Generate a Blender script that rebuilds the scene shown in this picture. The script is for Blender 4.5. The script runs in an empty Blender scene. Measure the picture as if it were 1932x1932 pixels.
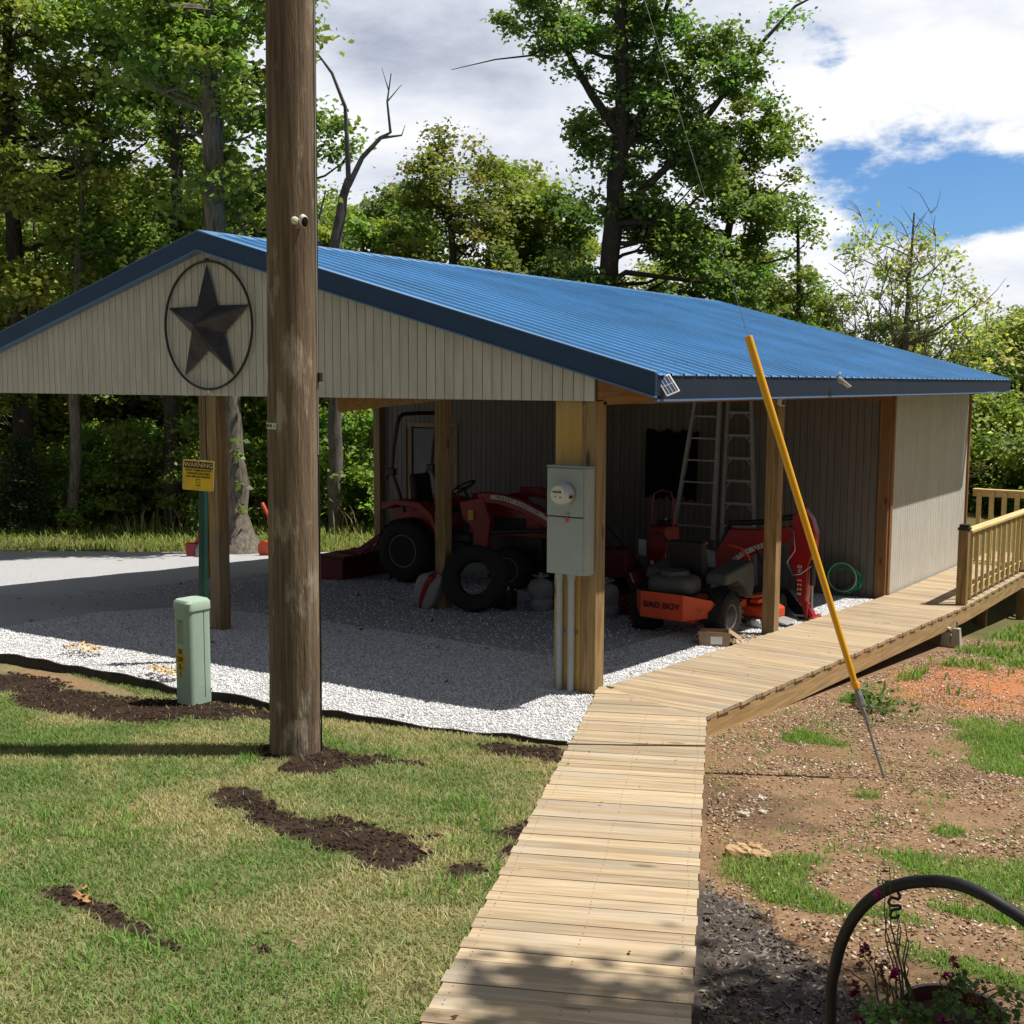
import bpy, math, random
import numpy as np
from mathutils import Vector, Matrix, Euler
random.seed(7); RNG = np.random.default_rng(11)
S = bpy.context.scene; COL = S.collection; R = math.radians; PI = math.pi

# ------------------------------------------------------------ camera
YAW, PITCH, ROLL = 0.59734, 0.10871, 0.0038
CAM = Vector((4.8917, -8.4229, 2.5953))
cd = bpy.data.cameras.new('camera'); co = bpy.data.objects.new('camera', cd); COL.objects.link(co)
cd.sensor_width = 36; cd.lens = 2254.2 / 1932 * 36; cd.clip_start = .05; cd.clip_end = 3000
_h = Vector((-math.sin(YAW), math.cos(YAW), 0)); _r = Vector((math.cos(YAW), math.sin(YAW), 0)); _u = Vector((0, 0, 1))
fw = _h * math.cos(PITCH) - _u * math.sin(PITCH); up = _u * math.cos(PITCH) + _h * math.sin(PITCH)
r2 = _r * math.cos(ROLL) + up * math.sin(ROLL); u2 = up * math.cos(ROLL) - _r * math.sin(ROLL)
m = Matrix((r2, u2, -fw)).transposed().to_4x4(); m.translation = CAM; co.matrix_world = m
S.camera = co
S.render.resolution_x = S.render.resolution_y = 1024
# ------------------------------------------------------------ sun, sky, exposure
SUNV = Vector((.37, .28, 1)).normalized()
sd = bpy.data.lights.new('sun', 'SUN'); sd.energy = 5.0; sd.angle = R(.55); sd.color = (1, .95, .86)
so = bpy.data.objects.new('sun', sd); COL.objects.link(so); so.rotation_euler = SUNV.to_track_quat('Z', 'Y').to_euler()
so.location = (0, 0, 30)
S.view_settings.view_transform = 'Standard'; S.view_settings.look = 'None'; S.view_settings.gamma = 1
S.view_settings.exposure = 0.28
try: S.cycles.max_bounces = 7; S.cycles.diffuse_bounces = 3; S.cycles.glossy_bounces = 2; S.cycles.transmission_bounces = 3; S.cycles.transparent_max_bounces = 4
except Exception: pass
W = bpy.data.worlds.new('World'); S.world = W; W.use_nodes = True
nt = W.node_tree; nt.nodes.clear(); N = nt.nodes.new; Lk = nt.links.new
out = N('ShaderNodeOutputWorld'); bg = N('ShaderNodeBackground'); Lk(bg.outputs[0], out.inputs[0]); bg.inputs[1].default_value = .1
sky = N('ShaderNodeTexSky'); sky.sky_type = 'NISHITA'; sky.sun_disc = False
sky.sun_elevation = math.asin(SUNV.z); sky.sun_rotation = math.atan2(SUNV.x, SUNV.y)
sky.altitude = 200; sky.dust_density = .6; sky.ozone_density = 1.6
tc = N('ShaderNodeTexCoord')
def wmath(op, a, b=None, clamp=False):
    n = N('ShaderNodeMath'); n.operation = op; n.use_clamp = clamp
    for i, v in enumerate((a, b)):
        if v is None: continue
        if isinstance(v, (int, float)): n.inputs[i].default_value = v
        else: Lk(v, n.inputs[i])
    return n.outputs[0]
def wnoise(scale, detail, rough, loc=(0, 0, 0), zs=2.2, dist=0):
    mp = N('ShaderNodeMapping'); mp.inputs['Location'].default_value = loc; mp.inputs['Scale'].default_value = (1, 1, zs)
    Lk(tc.outputs['Generated'], mp.inputs[0])
    n = N('ShaderNodeTexNoise'); n.inputs['Scale'].default_value = scale; n.inputs['Detail'].default_value = detail
    n.inputs['Roughness'].default_value = rough; n.inputs['Distortion'].default_value = dist; Lk(mp.outputs[0], n.inputs['Vector']); return n.outputs['Fac']
def wblob(d, size, sx=1.0):
    # smooth lump around one direction of the sky (1 in the middle, 0 outside)
    v = Vector(d).normalized()
    vm = N('ShaderNodeVectorMath'); vm.operation = 'SUBTRACT'; Lk(tc.outputs['Generated'], vm.inputs[0]); vm.inputs[1].default_value = v
    sc = N('ShaderNodeVectorMath'); sc.operation = 'MULTIPLY'; Lk(vm.outputs[0], sc.inputs[0]); sc.inputs[1].default_value = (1, 1, sx)
    ln = N('ShaderNodeVectorMath'); ln.operation = 'LENGTH'; Lk(sc.outputs[0], ln.inputs[0])
    mr = N('ShaderNodeMapRange'); mr.interpolation_type = 'SMOOTHSTEP'; Lk(ln.outputs['Value'], mr.inputs[0])
    mr.inputs[1].default_value = size; mr.inputs[2].default_value = 0; mr.inputs[3].default_value = 0; mr.inputs[4].default_value = 1
    return mr.outputs[0]
big = wnoise(3.1, 12, .58, (.3, .1, .2)); fine = wnoise(9, 12, .62, (1.7, .4, .9))
# openings of blue sky: where the lumps are, cut crisp cumulus edges with noise
hole = wmath('ADD', wblob((-.268, .950, .158), .165, 2.3), wblob((-.13, .98, .165), .10, 1.8))
hole = wmath('ADD', hole, wmath('MULTIPLY', wblob((-.235, .965, .130), .085, 1.5), .8))
hole = wmath('ADD', hole, wmath('MULTIPLY', wblob((-.330, .915, .240), .05), .62))
hole = wmath('ADD', hole, wmath('MULTIPLY', wmath('SUBTRACT', fine, .5), 2.3))
hole = wmath('ADD', hole, wmath('MULTIPLY', wmath('SUBTRACT', big, .5), .7))
cr = N('ShaderNodeMapRange'); cr.interpolation_type = 'SMOOTHSTEP'; Lk(hole, cr.inputs[0]); cr.inputs[1].default_value = .38; cr.inputs[2].default_value = .78
clear = wmath('SUBTRACT', 1.0, wmath('MULTIPLY', wblob((-.50, .84, .2), 1.05), 3.0), True)      # the clouds stand on this side of the sky; unseen sky overhead and behind is dimmed to grey to lower ambient light
# cloud brightness: grey bases and white tops
sh = wmath('ADD', wmath('MULTIPLY', wnoise(2.3, 8, .55, (4.1, 2.2, .6), 3.4), 1.2), wmath('MULTIPLY', wnoise(6.5, 10, .6, (.4, 7.7, 1.1), 2.4), 1.15))
sh = wmath('SUBTRACT', sh, wmath('MULTIPLY', wblob((-.585, .773, .243), .17, 2.2), .30))
sh = wmath('SUBTRACT', sh, wmath('MULTIPLY', wblob((-.37, .90, .235), .10, 1.6), .16))
sh = wmath('ADD', sh, wmath('MULTIPLY', wblob((-.655, .724, .195), .15, 2), .30))
sh = wmath('ADD', sh, wmath('MULTIPLY', wblob((-.262, .938, .222), .12, 2), .40))
sh = wmath('ADD', sh, wmath('MULTIPLY', wblob((-.215, .968, .115), .10, 2), .34))
sh = wmath('ADD', sh, wmath('MULTIPLY', wblob((-.345, .925, .14), .09, 1.4), .25))
sh = wmath('MULTIPLY', sh, .6)
ramp = N('ShaderNodeValToRGB'); e = ramp.color_ramp.elements
Lk(sh, ramp.inputs[0]); e[0].position = .42; e[0].color = (3.3, 3.7, 4.7, 1); e[1].position = .80; e[1].color = (8.4, 8.5, 8.7, 1)
x = ramp.color_ramp.elements.new(.62); x.color = (6.0, 6.4, 7.2, 1)
# deeper blue in the hole
bl = N('ShaderNodeMix'); bl.data_type = 'RGBA'; bl.blend_type = 'MULTIPLY'; bl.inputs[0].default_value = 1
Lk(sky.outputs[0], bl.inputs[6]); bl.inputs[7].default_value = (.47, .71, 1.0, 1)
mx = N('ShaderNodeMix'); mx.data_type = 'RGBA'; Lk(cr.outputs[0], mx.inputs[0]); Lk(ramp.outputs[0], mx.inputs[6]); Lk(bl.outputs[2], mx.inputs[7])
m3 = N('ShaderNodeMix'); m3.data_type = 'RGBA'; Lk(clear, m3.inputs[0]); Lk(mx.outputs[2], m3.inputs[6]); m3.inputs[7].default_value = (1.6, 1.72, 1.95, 1)
Lk(m3.outputs[2], bg.inputs[0])
try: W.cycles.sampling_method = 'MANUAL'; W.cycles.sample_map_resolution = 512
except Exception: pass

# ------------------------------------------------------------ materials
def M(name, c, rough=.7, metal=0, ns=0, na=.25, st=(1, 1, 1), bump=0, bs=None, c2=None, island=0, coord='Object', spec=.4, attr=None, trans=0, det=6, obr=0):
    m = bpy.data.materials.new(name); m.use_nodes = True; t = m.node_tree; n = t.nodes; b = n['Principled BSDF']
    b.inputs['Base Color'].default_value = (*c, 1); b.inputs['Roughness'].default_value = rough; b.inputs['Metallic'].default_value = metal
    b.inputs['Specular IOR Level'].default_value = spec
    L = t.links.new; col = None
    def mix(kind, f, a, bb):
        q = n.new('ShaderNodeMix'); q.data_type = 'RGBA'; q.blend_type = kind
        for i, v in ((0, f), (6, a), (7, bb)):
            if isinstance(v, (int, float)): q.inputs[i].default_value = v
            elif isinstance(v, tuple): q.inputs[i].default_value = (*v, 1)
            else: L(v, q.inputs[i])
        return q.outputs[2]
    col = c
    if attr:
        a = n.new('ShaderNodeAttribute'); a.attribute_name = attr; col = a.outputs['Color']
    vec = None
    if ns or bump:
        tcn = n.new('ShaderNodeTexCoord'); mp = n.new('ShaderNodeMapping'); mp.inputs['Scale'].default_value = st; L(tcn.outputs[coord], mp.inputs[0]); vec = mp.outputs[0]
        if island:
            g = n.new('ShaderNodeNewGeometry'); ad = n.new('ShaderNodeVectorMath'); ad.operation = 'MULTIPLY_ADD'
            cb = n.new('ShaderNodeCombineXYZ')
            for i in range(3): L(g.outputs['Random Per Island'], cb.inputs[i])
            L(cb.outputs[0], ad.inputs[0]); ad.inputs[1].default_value = (37, 91, 53); L(vec, ad.inputs[2]); vec = ad.outputs[0]
    if ns:
        x = n.new('ShaderNodeTexNoise'); x.inputs['Scale'].default_value = ns; x.inputs['Detail'].default_value = det; x.inputs['Roughness'].default_value = .6; L(vec, x.inputs['Vector'])
        mr = n.new('ShaderNodeMapRange'); L(x.outputs['Fac'], mr.inputs[0]); mr.inputs[1].default_value = .32; mr.inputs[2].default_value = .68
        if c2: col = mix('MIX', mr.outputs[0], col, c2)
        else:
            v = n.new('ShaderNodeMapRange'); L(mr.outputs[0], v.inputs[0]); v.inputs[3].default_value = 1 - na; v.inputs[4].default_value = 1 + na
            cc = n.new('ShaderNodeCombineXYZ'); [L(v.outputs[0], cc.inputs[i]) for i in range(3)]
            col = mix('MULTIPLY', 1.0, col, cc.outputs[0])
    if island:
        g = n.new('ShaderNodeNewGeometry'); v = n.new('ShaderNodeMapRange'); L(g.outputs['Random Per Island'], v.inputs[0]); v.inputs[3].default_value = 1 - island; v.inputs[4].default_value = 1 + island
        cc = n.new('ShaderNodeCombineXYZ'); [L(v.outputs[0], cc.inputs[i]) for i in range(3)]
        col = mix('MULTIPLY', 1.0, col, cc.outputs[0])
    if obr:
        g = n.new('ShaderNodeObjectInfo'); v = n.new('ShaderNodeMapRange'); L(g.outputs['Random'], v.inputs[0]); v.inputs[3].default_value = 1 - obr; v.inputs[4].default_value = 1 + obr
        cc = n.new('ShaderNodeCombineXYZ'); [L(v.outputs[0], cc.inputs[i]) for i in range(3)]
        col = mix('MULTIPLY', 1.0, col, cc.outputs[0])
    if not isinstance(col, tuple): L(col, b.inputs['Base Color'])
    if bump:
        x = n.new('ShaderNodeTexNoise'); x.inputs['Scale'].default_value = bs or ns * 3 or 30; x.inputs['Detail'].default_value = 5; L(vec, x.inputs['Vector'])
        bp = n.new('ShaderNodeBump'); bp.inputs['Strength'].default_value = bump; bp.inputs['Distance'].default_value = .01; L(x.outputs['Fac'], bp.inputs['Height']); L(bp.outputs[0], b.inputs['Normal'])
    if trans:
        tr = n.new('ShaderNodeBsdfTranslucent'); ms = n.new('ShaderNodeMixShader'); ms.inputs[0].default_value = trans
        if isinstance(col, tuple): tr.inputs[0].default_value = (*col, 1)
        else: L(mix('MULTIPLY', 1.0, col, (1.15, 1.25, .55)), tr.inputs[0])
        L(b.outputs[0], ms.inputs[1]); L(tr.outputs[0], ms.inputs[2]); L(ms.outputs[0], n['Material Output'].inputs[0])
    return m

def wood(name, c1, c2, axis, island=.12, rough=.75, knots=True, ring=5):
    """sawn timber: long grain along one axis, darker growth bands, scattered knots"""
    m = bpy.data.materials.new(name); m.use_nodes = True; t = m.node_tree; n = t.nodes; L = t.links.new; b = n['Principled BSDF']
    b.inputs['Roughness'].default_value = rough; b.inputs['Specular IOR Level'].default_value = .25
    tcn = n.new('ShaderNodeTexCoord'); mp = n.new('ShaderNodeMapping'); s = [11, 11, 11]; s[axis] = .75; mp.inputs['Scale'].default_value = s; L(tcn.outputs['Object'], mp.inputs[0])
    g = n.new('ShaderNodeNewGeometry'); ad = n.new('ShaderNodeVectorMath'); ad.operation = 'MULTIPLY_ADD'; cb = n.new('ShaderNodeCombineXYZ')
    for i in range(3): L(g.outputs['Random Per Island'], cb.inputs[i])
    L(cb.outputs[0], ad.inputs[0]); ad.inputs[1].default_value = (31, 57, 43); L(mp.outputs[0], ad.inputs[2])
    x = n.new('ShaderNodeTexNoise'); x.inputs['Scale'].default_value = .8; x.inputs['Detail'].default_value = 3; L(ad.outputs[0], x.inputs['Vector'])
    sn = n.new('ShaderNodeMath'); sn.operation = 'MULTIPLY'; L(x.outputs['Fac'], sn.inputs[0]); sn.inputs[1].default_value = ring * 6.28
    s2 = n.new('ShaderNodeMath'); s2.operation = 'SINE'; L(sn.outputs[0], s2.inputs[0])
    f = n.new('ShaderNodeTexNoise'); f.inputs['Scale'].default_value = 5; f.inputs['Detail'].default_value = 4; L(ad.outputs[0], f.inputs['Vector'])
    a = n.new('ShaderNodeMath'); a.operation = 'MULTIPLY_ADD'; L(s2.outputs[0], a.inputs[0]); a.inputs[1].default_value = .2; L(f.outputs['Fac'], a.inputs[2])
    mr = n.new('ShaderNodeMapRange'); L(a.outputs[0], mr.inputs[0]); mr.inputs[1].default_value = .2; mr.inputs[2].default_value = .85
    q = n.new('ShaderNodeMix'); q.data_type = 'RGBA'; L(mr.outputs[0], q.inputs[0]); q.inputs[6].default_value = (*c1, 1); q.inputs[7].default_value = (*c2, 1); col = q.outputs[2]
    # weathered grey / stained patches
    w = n.new('ShaderNodeTexNoise'); w.inputs['Scale'].default_value = 1.1; w.inputs['Detail'].default_value = 5; w.inputs['Roughness'].default_value = .65
    ad2 = n.new('ShaderNodeVectorMath'); ad2.operation = 'MULTIPLY_ADD'; L(cb.outputs[0], ad2.inputs[0]); ad2.inputs[1].default_value = (13, 7, 19); L(tcn.outputs['Object'], ad2.inputs[2]); L(ad2.outputs[0], w.inputs['Vector'])
    wr = n.new('ShaderNodeMapRange'); L(w.outputs['Fac'], wr.inputs[0]); wr.inputs[1].default_value = .5; wr.inputs[2].default_value = .72; wr.inputs[4].default_value = .6
    q2 = n.new('ShaderNodeMix'); q2.data_type = 'RGBA'; L(wr.outputs[0], q2.inputs[0]); L(col, q2.inputs[6]); lum = sum(c1) / 3 * .78
    q2.inputs[7].default_value = (lum * 1.06, lum, lum * .9, 1); col = q2.outputs[2]
    if knots:
        mk = n.new('ShaderNodeMapping'); sk = [7.5, 7.5, 7.5]; sk[axis] = 2.6; mk.inputs['Scale'].default_value = sk; L(ad2.outputs[0], mk.inputs[0])
        vo = n.new('ShaderNodeTexVoronoi'); vo.inputs['Scale'].default_value = .55; L(mk.outputs[0], vo.inputs['Vector'])
        kr = n.new('ShaderNodeMapRange'); L(vo.outputs['Distance'], kr.inputs[0]); kr.inputs[1].default_value = .06; kr.inputs[2].default_value = .12; kr.inputs[3].default_value = .7; kr.inputs[4].default_value = 0
        q3 = n.new('ShaderNodeMix'); q3.data_type = 'RGBA'; L(kr.outputs[0], q3.inputs[0]); L(col, q3.inputs[6]); q3.inputs[7].default_value = (c2[0] * .35, c2[1] * .28, c2[2] * .22, 1); col = q3.outputs[2]
    v = n.new('ShaderNodeMapRange'); L(g.outputs['Random Per Island'], v.inputs[0]); v.inputs[3].default_value = 1 - island; v.inputs[4].default_value = 1 + island
    cc = n.new('ShaderNodeCombineXYZ'); [L(v.outputs[0], cc.inputs[i]) for i in range(3)]
    q4 = n.new('ShaderNodeMix'); q4.data_type = 'RGBA'; q4.blend_type = 'MULTIPLY'; q4.inputs[0].default_value = 1; L(col, q4.inputs[6]); L(cc.outputs[0], q4.inputs[7])
    L(q4.outputs[2], b.inputs['Base Color'])
    bp = n.new('ShaderNodeBump'); bp.inputs['Strength'].default_value = .35; bp.inputs['Distance'].default_value = .004; L(a.outputs[0], bp.inputs['Height']); L(bp.outputs[0], b.inputs['Normal'])
    return m

MAT = dict(
 deckx=wood('deck_pine_x', (.47, .37, .245), (.33, .24, .145), 0, .17),
 decky=wood('pine_y', (.50, .34, .165), (.34, .21, .095), 1, .08),
 postz=wood('post_pine', (.36, .25, .115), (.20, .125, .055), 2, .06),
 ybrd=wood('yellow_board', (.50, .34, .11), (.42, .26, .075), 2, .03, knots=True, ring=2),
 brown=wood('brown_timber', (.30, .15, .055), (.19, .09, .035), 2, .05),
 beam=wood('beam_timber', (.40, .22, .085), (.27, .14, .05), 1, .05),
 rail=wood('rail_pine', (.70, .54, .26), (.58, .42, .17), 1, .08, knots=False),
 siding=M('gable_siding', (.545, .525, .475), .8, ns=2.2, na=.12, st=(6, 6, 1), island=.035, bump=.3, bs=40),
 wsiding_shaded=M('wall_siding_shaded', (.165, .155, .135), .8, ns=2.5, na=.13, st=(6, 6, .7), island=.04),  # same siding, colour darkened to paint in the shade under the roof
 groove=M('groove_dark', (.09, .08, .065), .9),
 roof=M('roof_blue', (.055, .205, .44), .45, ns=.9, na=.20, spec=.45),
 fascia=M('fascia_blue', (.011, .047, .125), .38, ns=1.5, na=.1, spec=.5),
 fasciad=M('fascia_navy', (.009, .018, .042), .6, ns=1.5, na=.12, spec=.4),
 trimb=M('trim_blue', (.09, .20, .40), .4),
 blackm=M('black_metal', (.018, .017, .018), .45, ns=8, na=.3, spec=.5),
 blackp=M('black_plastic', (.015, .015, .016), .6),
 rubber=M('tyre_rubber', (.018, .017, .016), .85, ns=6, na=.35),
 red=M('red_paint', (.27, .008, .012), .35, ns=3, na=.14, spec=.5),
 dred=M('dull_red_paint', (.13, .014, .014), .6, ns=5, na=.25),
 orange=M('orange_paint', (.60, .065, .016), .45, ns=3, na=.12, spec=.5),
 white=M('white_plastic', (.75, .74, .70), .5),
 cream=M('cream_plastic', (.72, .70, .55), .5),
 alu=M('aluminium', (.40, .40, .39), .5, .6, ns=9, na=.12),
 steel=M('steel', (.35, .35, .35), .35, .9, ns=9, na=.2),
 galv=M('galvanised', (.26, .29, .31), .5, .5, ns=14, na=.25),
 rim=M('rim_grey', (.16, .14, .12), .6, ns=4, na=.25),
 seat=M('grey_moulding', (.075, .078, .075), .65, ns=8, na=.2),
 meter=M('meter_grey', (.32, .37, .36), .5, ns=5, na=.06),
 conduit=M('conduit_grey', (.34, .38, .40), .55, ns=4, na=.08),
 glass=M('meter_glass', (.5, .56, .6), .12, spec=.8),
 pale=M('pale_face', (.62, .62, .56), .5),
 teal=M('pedestal_green', (.36, .48, .39), .5, ns=4, na=.07),
 dgreen=M('green_post', (.006, .05, .038), .5, ns=6, na=.25),
 hose=M('hose_green', (.012, .22, .085), .45),
 hosew=M('hose_white', (.35, .36, .32), .5),
 yellow=M('sign_yellow', (.80, .52, .03), .5, ns=7, na=.2),
 sticker=M('sticker_yellow', (.62, .40, .03), .5),
 fade=M('faded_yellow', (.60, .50, .22), .6, ns=9, na=.25),
 maroon=M('sign_maroon', (.07, .012, .006), .5),
 ink=M('ink_brown', (.06, .028, .008), .6),
 guard=M('guard_yellow', (.78, .40, .012), .38, ns=2, na=.06, spec=.5),
 pot=M('pot_maroon', (.085, .02, .016), .45, ns=8, na=.3),
 edging=M('edging_black', (.028, .022, .019), .7, ns=12, na=.5, bump=.3),
 card=M('cardboard', (.33, .22, .13), .85, ns=5, na=.15),
 bark=M('oak_bark', (.15, .13, .105), .95, ns=5, na=.55, st=(5, 5, .8), bump=1, bs=14),
 barkd=M('dark_bark', (.055, .045, .036), .95, ns=6, na=.5, st=(4, 4, .8), bump=.8, bs=14),
 barkp=M('pale_bark', (.19, .165, .135), .95, ns=5, na=.45, st=(3, 3, 1), bump=.6),
 deadw=M('dead_wood', (.13, .11, .10), .9, ns=4, na=.5, st=(2, 2, 1)),
 solar=M('solar_blue', (.03, .05, .13), .2, spec=.8),
 lens=M('lens_black', (.01, .01, .012), .15, spec=.8),
 rtag=M('tag_red', (.6, .08, .04), .5),
 conc=M('concrete', (.42, .40, .36), .85, ns=6, na=.15, bump=.3),
 leafb=M('dry_leaf', (.42, .22, .09), .8, ns=20, na=.3),
 pink=M('petal_pink', (.42, .02, .20), .6, ns=60, na=.3, trans=.25),
 dpink=M('petal_maroon', (.20, .02, .06), .6, ns=60, na=.4, trans=.2),
 stem=M('stem_green', (.05, .10, .03), .6, trans=.15),
 wilt=M('wilted_stem', (.12, .06, .04), .8),
)
def leafmat(name):
    return M(name, (.1, .2, .05), .5, attr='col', trans=.5, spec=.4, obr=.10)
MAT['leaf'] = leafmat('leaves'); MAT['grass'] = M('grass_blades', (.1, .2, .05), .65, attr='col', trans=.3, spec=.2)
MAT['chips'] = M('chips', (.3, .2, .1), .85, attr='col', spec=.2)
MAT['ground'] = M('ground_soil', (.3, .2, .1), .95, attr='col', ns=38, na=.28, bump=1.0, bs=60, spec=.1)
MAT['gravel'] = M('gravel_grey', (.42, .42, .44), .85, ns=70, na=.42, bump=1.0, bs=75, spec=.2, det=3)
MAT['stone'] = M('gravel_stone', (.66, .66, .67), .8, island=.38, ns=20, na=.1, spec=.25)
MAT['blob'] = M('soil_clods', (.035, .022, .016), .95, island=.4, spec=.1)

# ------------------------------------------------------------ mesh helpers
class MB:
    def __init__(s): s.v = []; s.f = []
    def add(s, vs, fs):
        o = len(s.v); s.v += [tuple(v) for v in vs]; s.f += [tuple(i + o for i in f) for f in fs]; return s
    def box(s, x0, x1, y0, y1, z0, z1, mt=None):
        vs = [Vector((x, y, z)) for x in (x0, x1) for y in (y0, y1) for z in (z0, z1)]
        if mt: vs = [mt @ v for v in vs]
        return s.add(vs, [(0, 1, 3, 2), (4, 6, 7, 5), (0, 4, 5, 1), (2, 3, 7, 6), (0, 2, 6, 4), (1, 5, 7, 3)])
    def beam(s, a, b, w, h, upv=(0, 0, 1)):
        a = Vector(a); b = Vector(b); d = (b - a).normalized(); u = Vector(upv); sd_ = d.cross(u)
        if sd_.length < 1e-4: sd_ = d.cross(Vector((0, 1, 0)))
        sd_.normalize(); u = sd_.cross(d)
        vs = [p + sd_ * (i * w / 2) + u * (j * h / 2) for p in (a, b) for i, j in ((-1, -1), (1, -1), (1, 1), (-1, 1))]
        return s.add(vs, [(3, 2, 1, 0), (4, 5, 6, 7), (0, 1, 5, 4), (1, 2, 6, 5), (2, 3, 7, 6), (3, 0, 4, 7)])
    def prism(s, poly, y0, y1, plane='xz'):
        n = len(poly)
        f = {'xz': lambda p, d: (p[0], d, p[1]), 'yz': lambda p, d: (d, p[0], p[1]), 'xy': lambda p, d: (p[0], p[1], d)}[plane]
        vs = [f(p, y0) for p in poly] + [f(p, y1) for p in poly]
        return s.add(vs, [tuple(range(n)), tuple(range(2 * n - 1, n - 1, -1))] + [(i, i + n, (i + 1) % n + n, (i + 1) % n) for i in range(n)])
    def tube(s, pts, r, seg=10, cap=True, closed=False):
        pts = [Vector(p) for p in pts]; n = len(pts); rs = r if isinstance(r, (list, tuple)) else [r] * n
        nrm = None; rings = []
        for i, p in enumerate(pts):
            if closed: d = pts[(i + 1) % n] - pts[i - 1]
            else: d = pts[min(i + 1, n - 1)] - pts[max(i - 1, 0)]
            d.normalize()
            if nrm is None:
                nrm = d.cross(Vector((0, 0, 1)))
                if nrm.length < .01: nrm = d.cross(Vector((1, 0, 0)))
            nrm = (nrm - d * nrm.dot(d)).normalized(); b = d.cross(nrm)
            rings.append([p + (nrm * math.cos(2 * PI * k / seg) + b * math.sin(2 * PI * k / seg)) * rs[i] for k in range(seg)])
        vs = [v for q in rings for v in q]; fs = []
        for i in range(n if closed else n - 1):
            j = (i + 1) % n
            for k in range(seg): fs.append((i * seg + k, i * seg + (k + 1) % seg, j * seg + (k + 1) % seg, j * seg + k))
        if cap and not closed: fs += [tuple(range(seg - 1, -1, -1)), tuple((n - 1) * seg + k for k in range(seg))]
        return s.add(vs, fs)
    def lathe(s, prof, c=(0, 0, 0), axis='z', seg=24, mt=None):
        vs = []; n = len(prof)
        for k in range(seg):
            a = 2 * PI * k / seg
            for r_, h in prof:
                p = {'z': (r_ * math.cos(a), r_ * math.sin(a), h), 'y': (r_ * math.cos(a), h, r_ * math.sin(a)), 'x': (h, r_ * math.cos(a), r_ * math.sin(a))}[axis]
                p = Vector(p)
                if mt: p = mt @ p
                vs.append(p + Vector(c))
        fs = [(k * n + i, k * n + i + 1, ((k + 1) % seg) * n + i + 1, ((k + 1) % seg) * n + i) for k in range(seg) for i in range(n - 1)]
        fs += [tuple(k * n for k in range(seg - 1, -1, -1)), tuple(k * n + n - 1 for k in range(seg))]
        return s.add(vs, fs)
    def build(s, name, mat, parent=None, smooth=False, bevel=0, loc=None):
        me = bpy.data.meshes.new(name); me.from_pydata(s.v, [], s.f); me.materials.append(mat if not isinstance(mat, str) else MAT[mat])
        me.validate(); me.update()
        import bmesh
        bm = bmesh.new(); bm.from_mesh(me); bmesh.ops.recalc_face_normals(bm, faces=bm.faces); bm.to_mesh(me); bm.free()
        if smooth:
            for p in me.polygons: p.use_smooth = True
        o = bpy.data.objects.new(name, me); COL.objects.link(o)
        if parent: o.parent = parent
        if loc: o.location = loc
        if bevel:
            b = o.modifiers.new('bevel', 'BEVEL'); b.width = bevel; b.segments = 2; b.limit_method = 'ANGLE'; b.angle_limit = R(40)
        if smooth:
            try: me.set_sharp_from_angle(angle=R(40))
            except Exception: pass
        return o
def tag(o, label=None, cat=None, group=None, kind=None):
    if label: o['label'] = label
    if cat: o['category'] = cat
    if group: o['group'] = group
    if kind: o['kind'] = kind
    return o
def thing(name, label, cat, loc=(0, 0, 0), rz=0, group=None):
    o = bpy.data.objects.new(name, None); COL.objects.link(o); o.location = loc; o.rotation_euler = (0, 0, rz); o.empty_display_size = .2
    return tag(o, label, cat, group)
def text(name, s, size, mat, parent, mt, ext=.001, sx=1.0, align='CENTER'):
    cu = bpy.data.curves.new(name, 'FONT'); cu.body = s; cu.size = size; cu.extrude = ext; cu.align_x = align; cu.align_y = 'CENTER'; cu.offset = size * .018
    t = bpy.data.objects.new(name + '_t', cu); COL.objects.link(t)
    me = bpy.data.meshes.new_from_object(t.evaluated_get(bpy.context.evaluated_depsgraph_get())); bpy.data.objects.remove(t); bpy.data.curves.remove(cu)
    me.transform(mt @ Matrix.Diagonal((sx, 1, 1, 1))); me.materials.clear(); me.materials.append(MAT[mat])
    o = bpy.data.objects.new(name, me); COL.objects.link(o)
    if parent: o.parent = parent
    return o
def npmesh(name, V, F, mat, col=None, parent=None, smooth=False):
    """V (n,3), F (m,k) equal-sided faces, col (n,3) per vertex"""
    me = bpy.data.meshes.new(name); n, k = F.shape
    me.vertices.add(len(V)); me.vertices.foreach_set('co', V.astype(np.float32).ravel())
    me.loops.add(n * k); me.loops.foreach_set('vertex_index', F.astype(np.int32).ravel())
    me.polygons.add(n); me.polygons.foreach_set('loop_start', np.arange(0, n * k, k, dtype=np.int32))
    try: me.polygons.foreach_set('loop_total', np.full(n, k, dtype=np.int32))
    except Exception: pass
    if col is not None:
        a = me.color_attributes.new('col', 'FLOAT_COLOR', 'POINT'); a.data.foreach_set('color', np.concatenate([col, np.ones((len(col), 1))], 1).astype(np.float32).ravel())
    if smooth: me.polygons.foreach_set('use_smooth', np.ones(n, dtype=bool))
    me.materials.append(MAT[mat] if isinstance(mat, str) else mat); me.update(calc_edges=True); me.validate()
    o = bpy.data.objects.new(name, me); COL.objects.link(o)
    if parent: o.parent = parent
    return o
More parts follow.
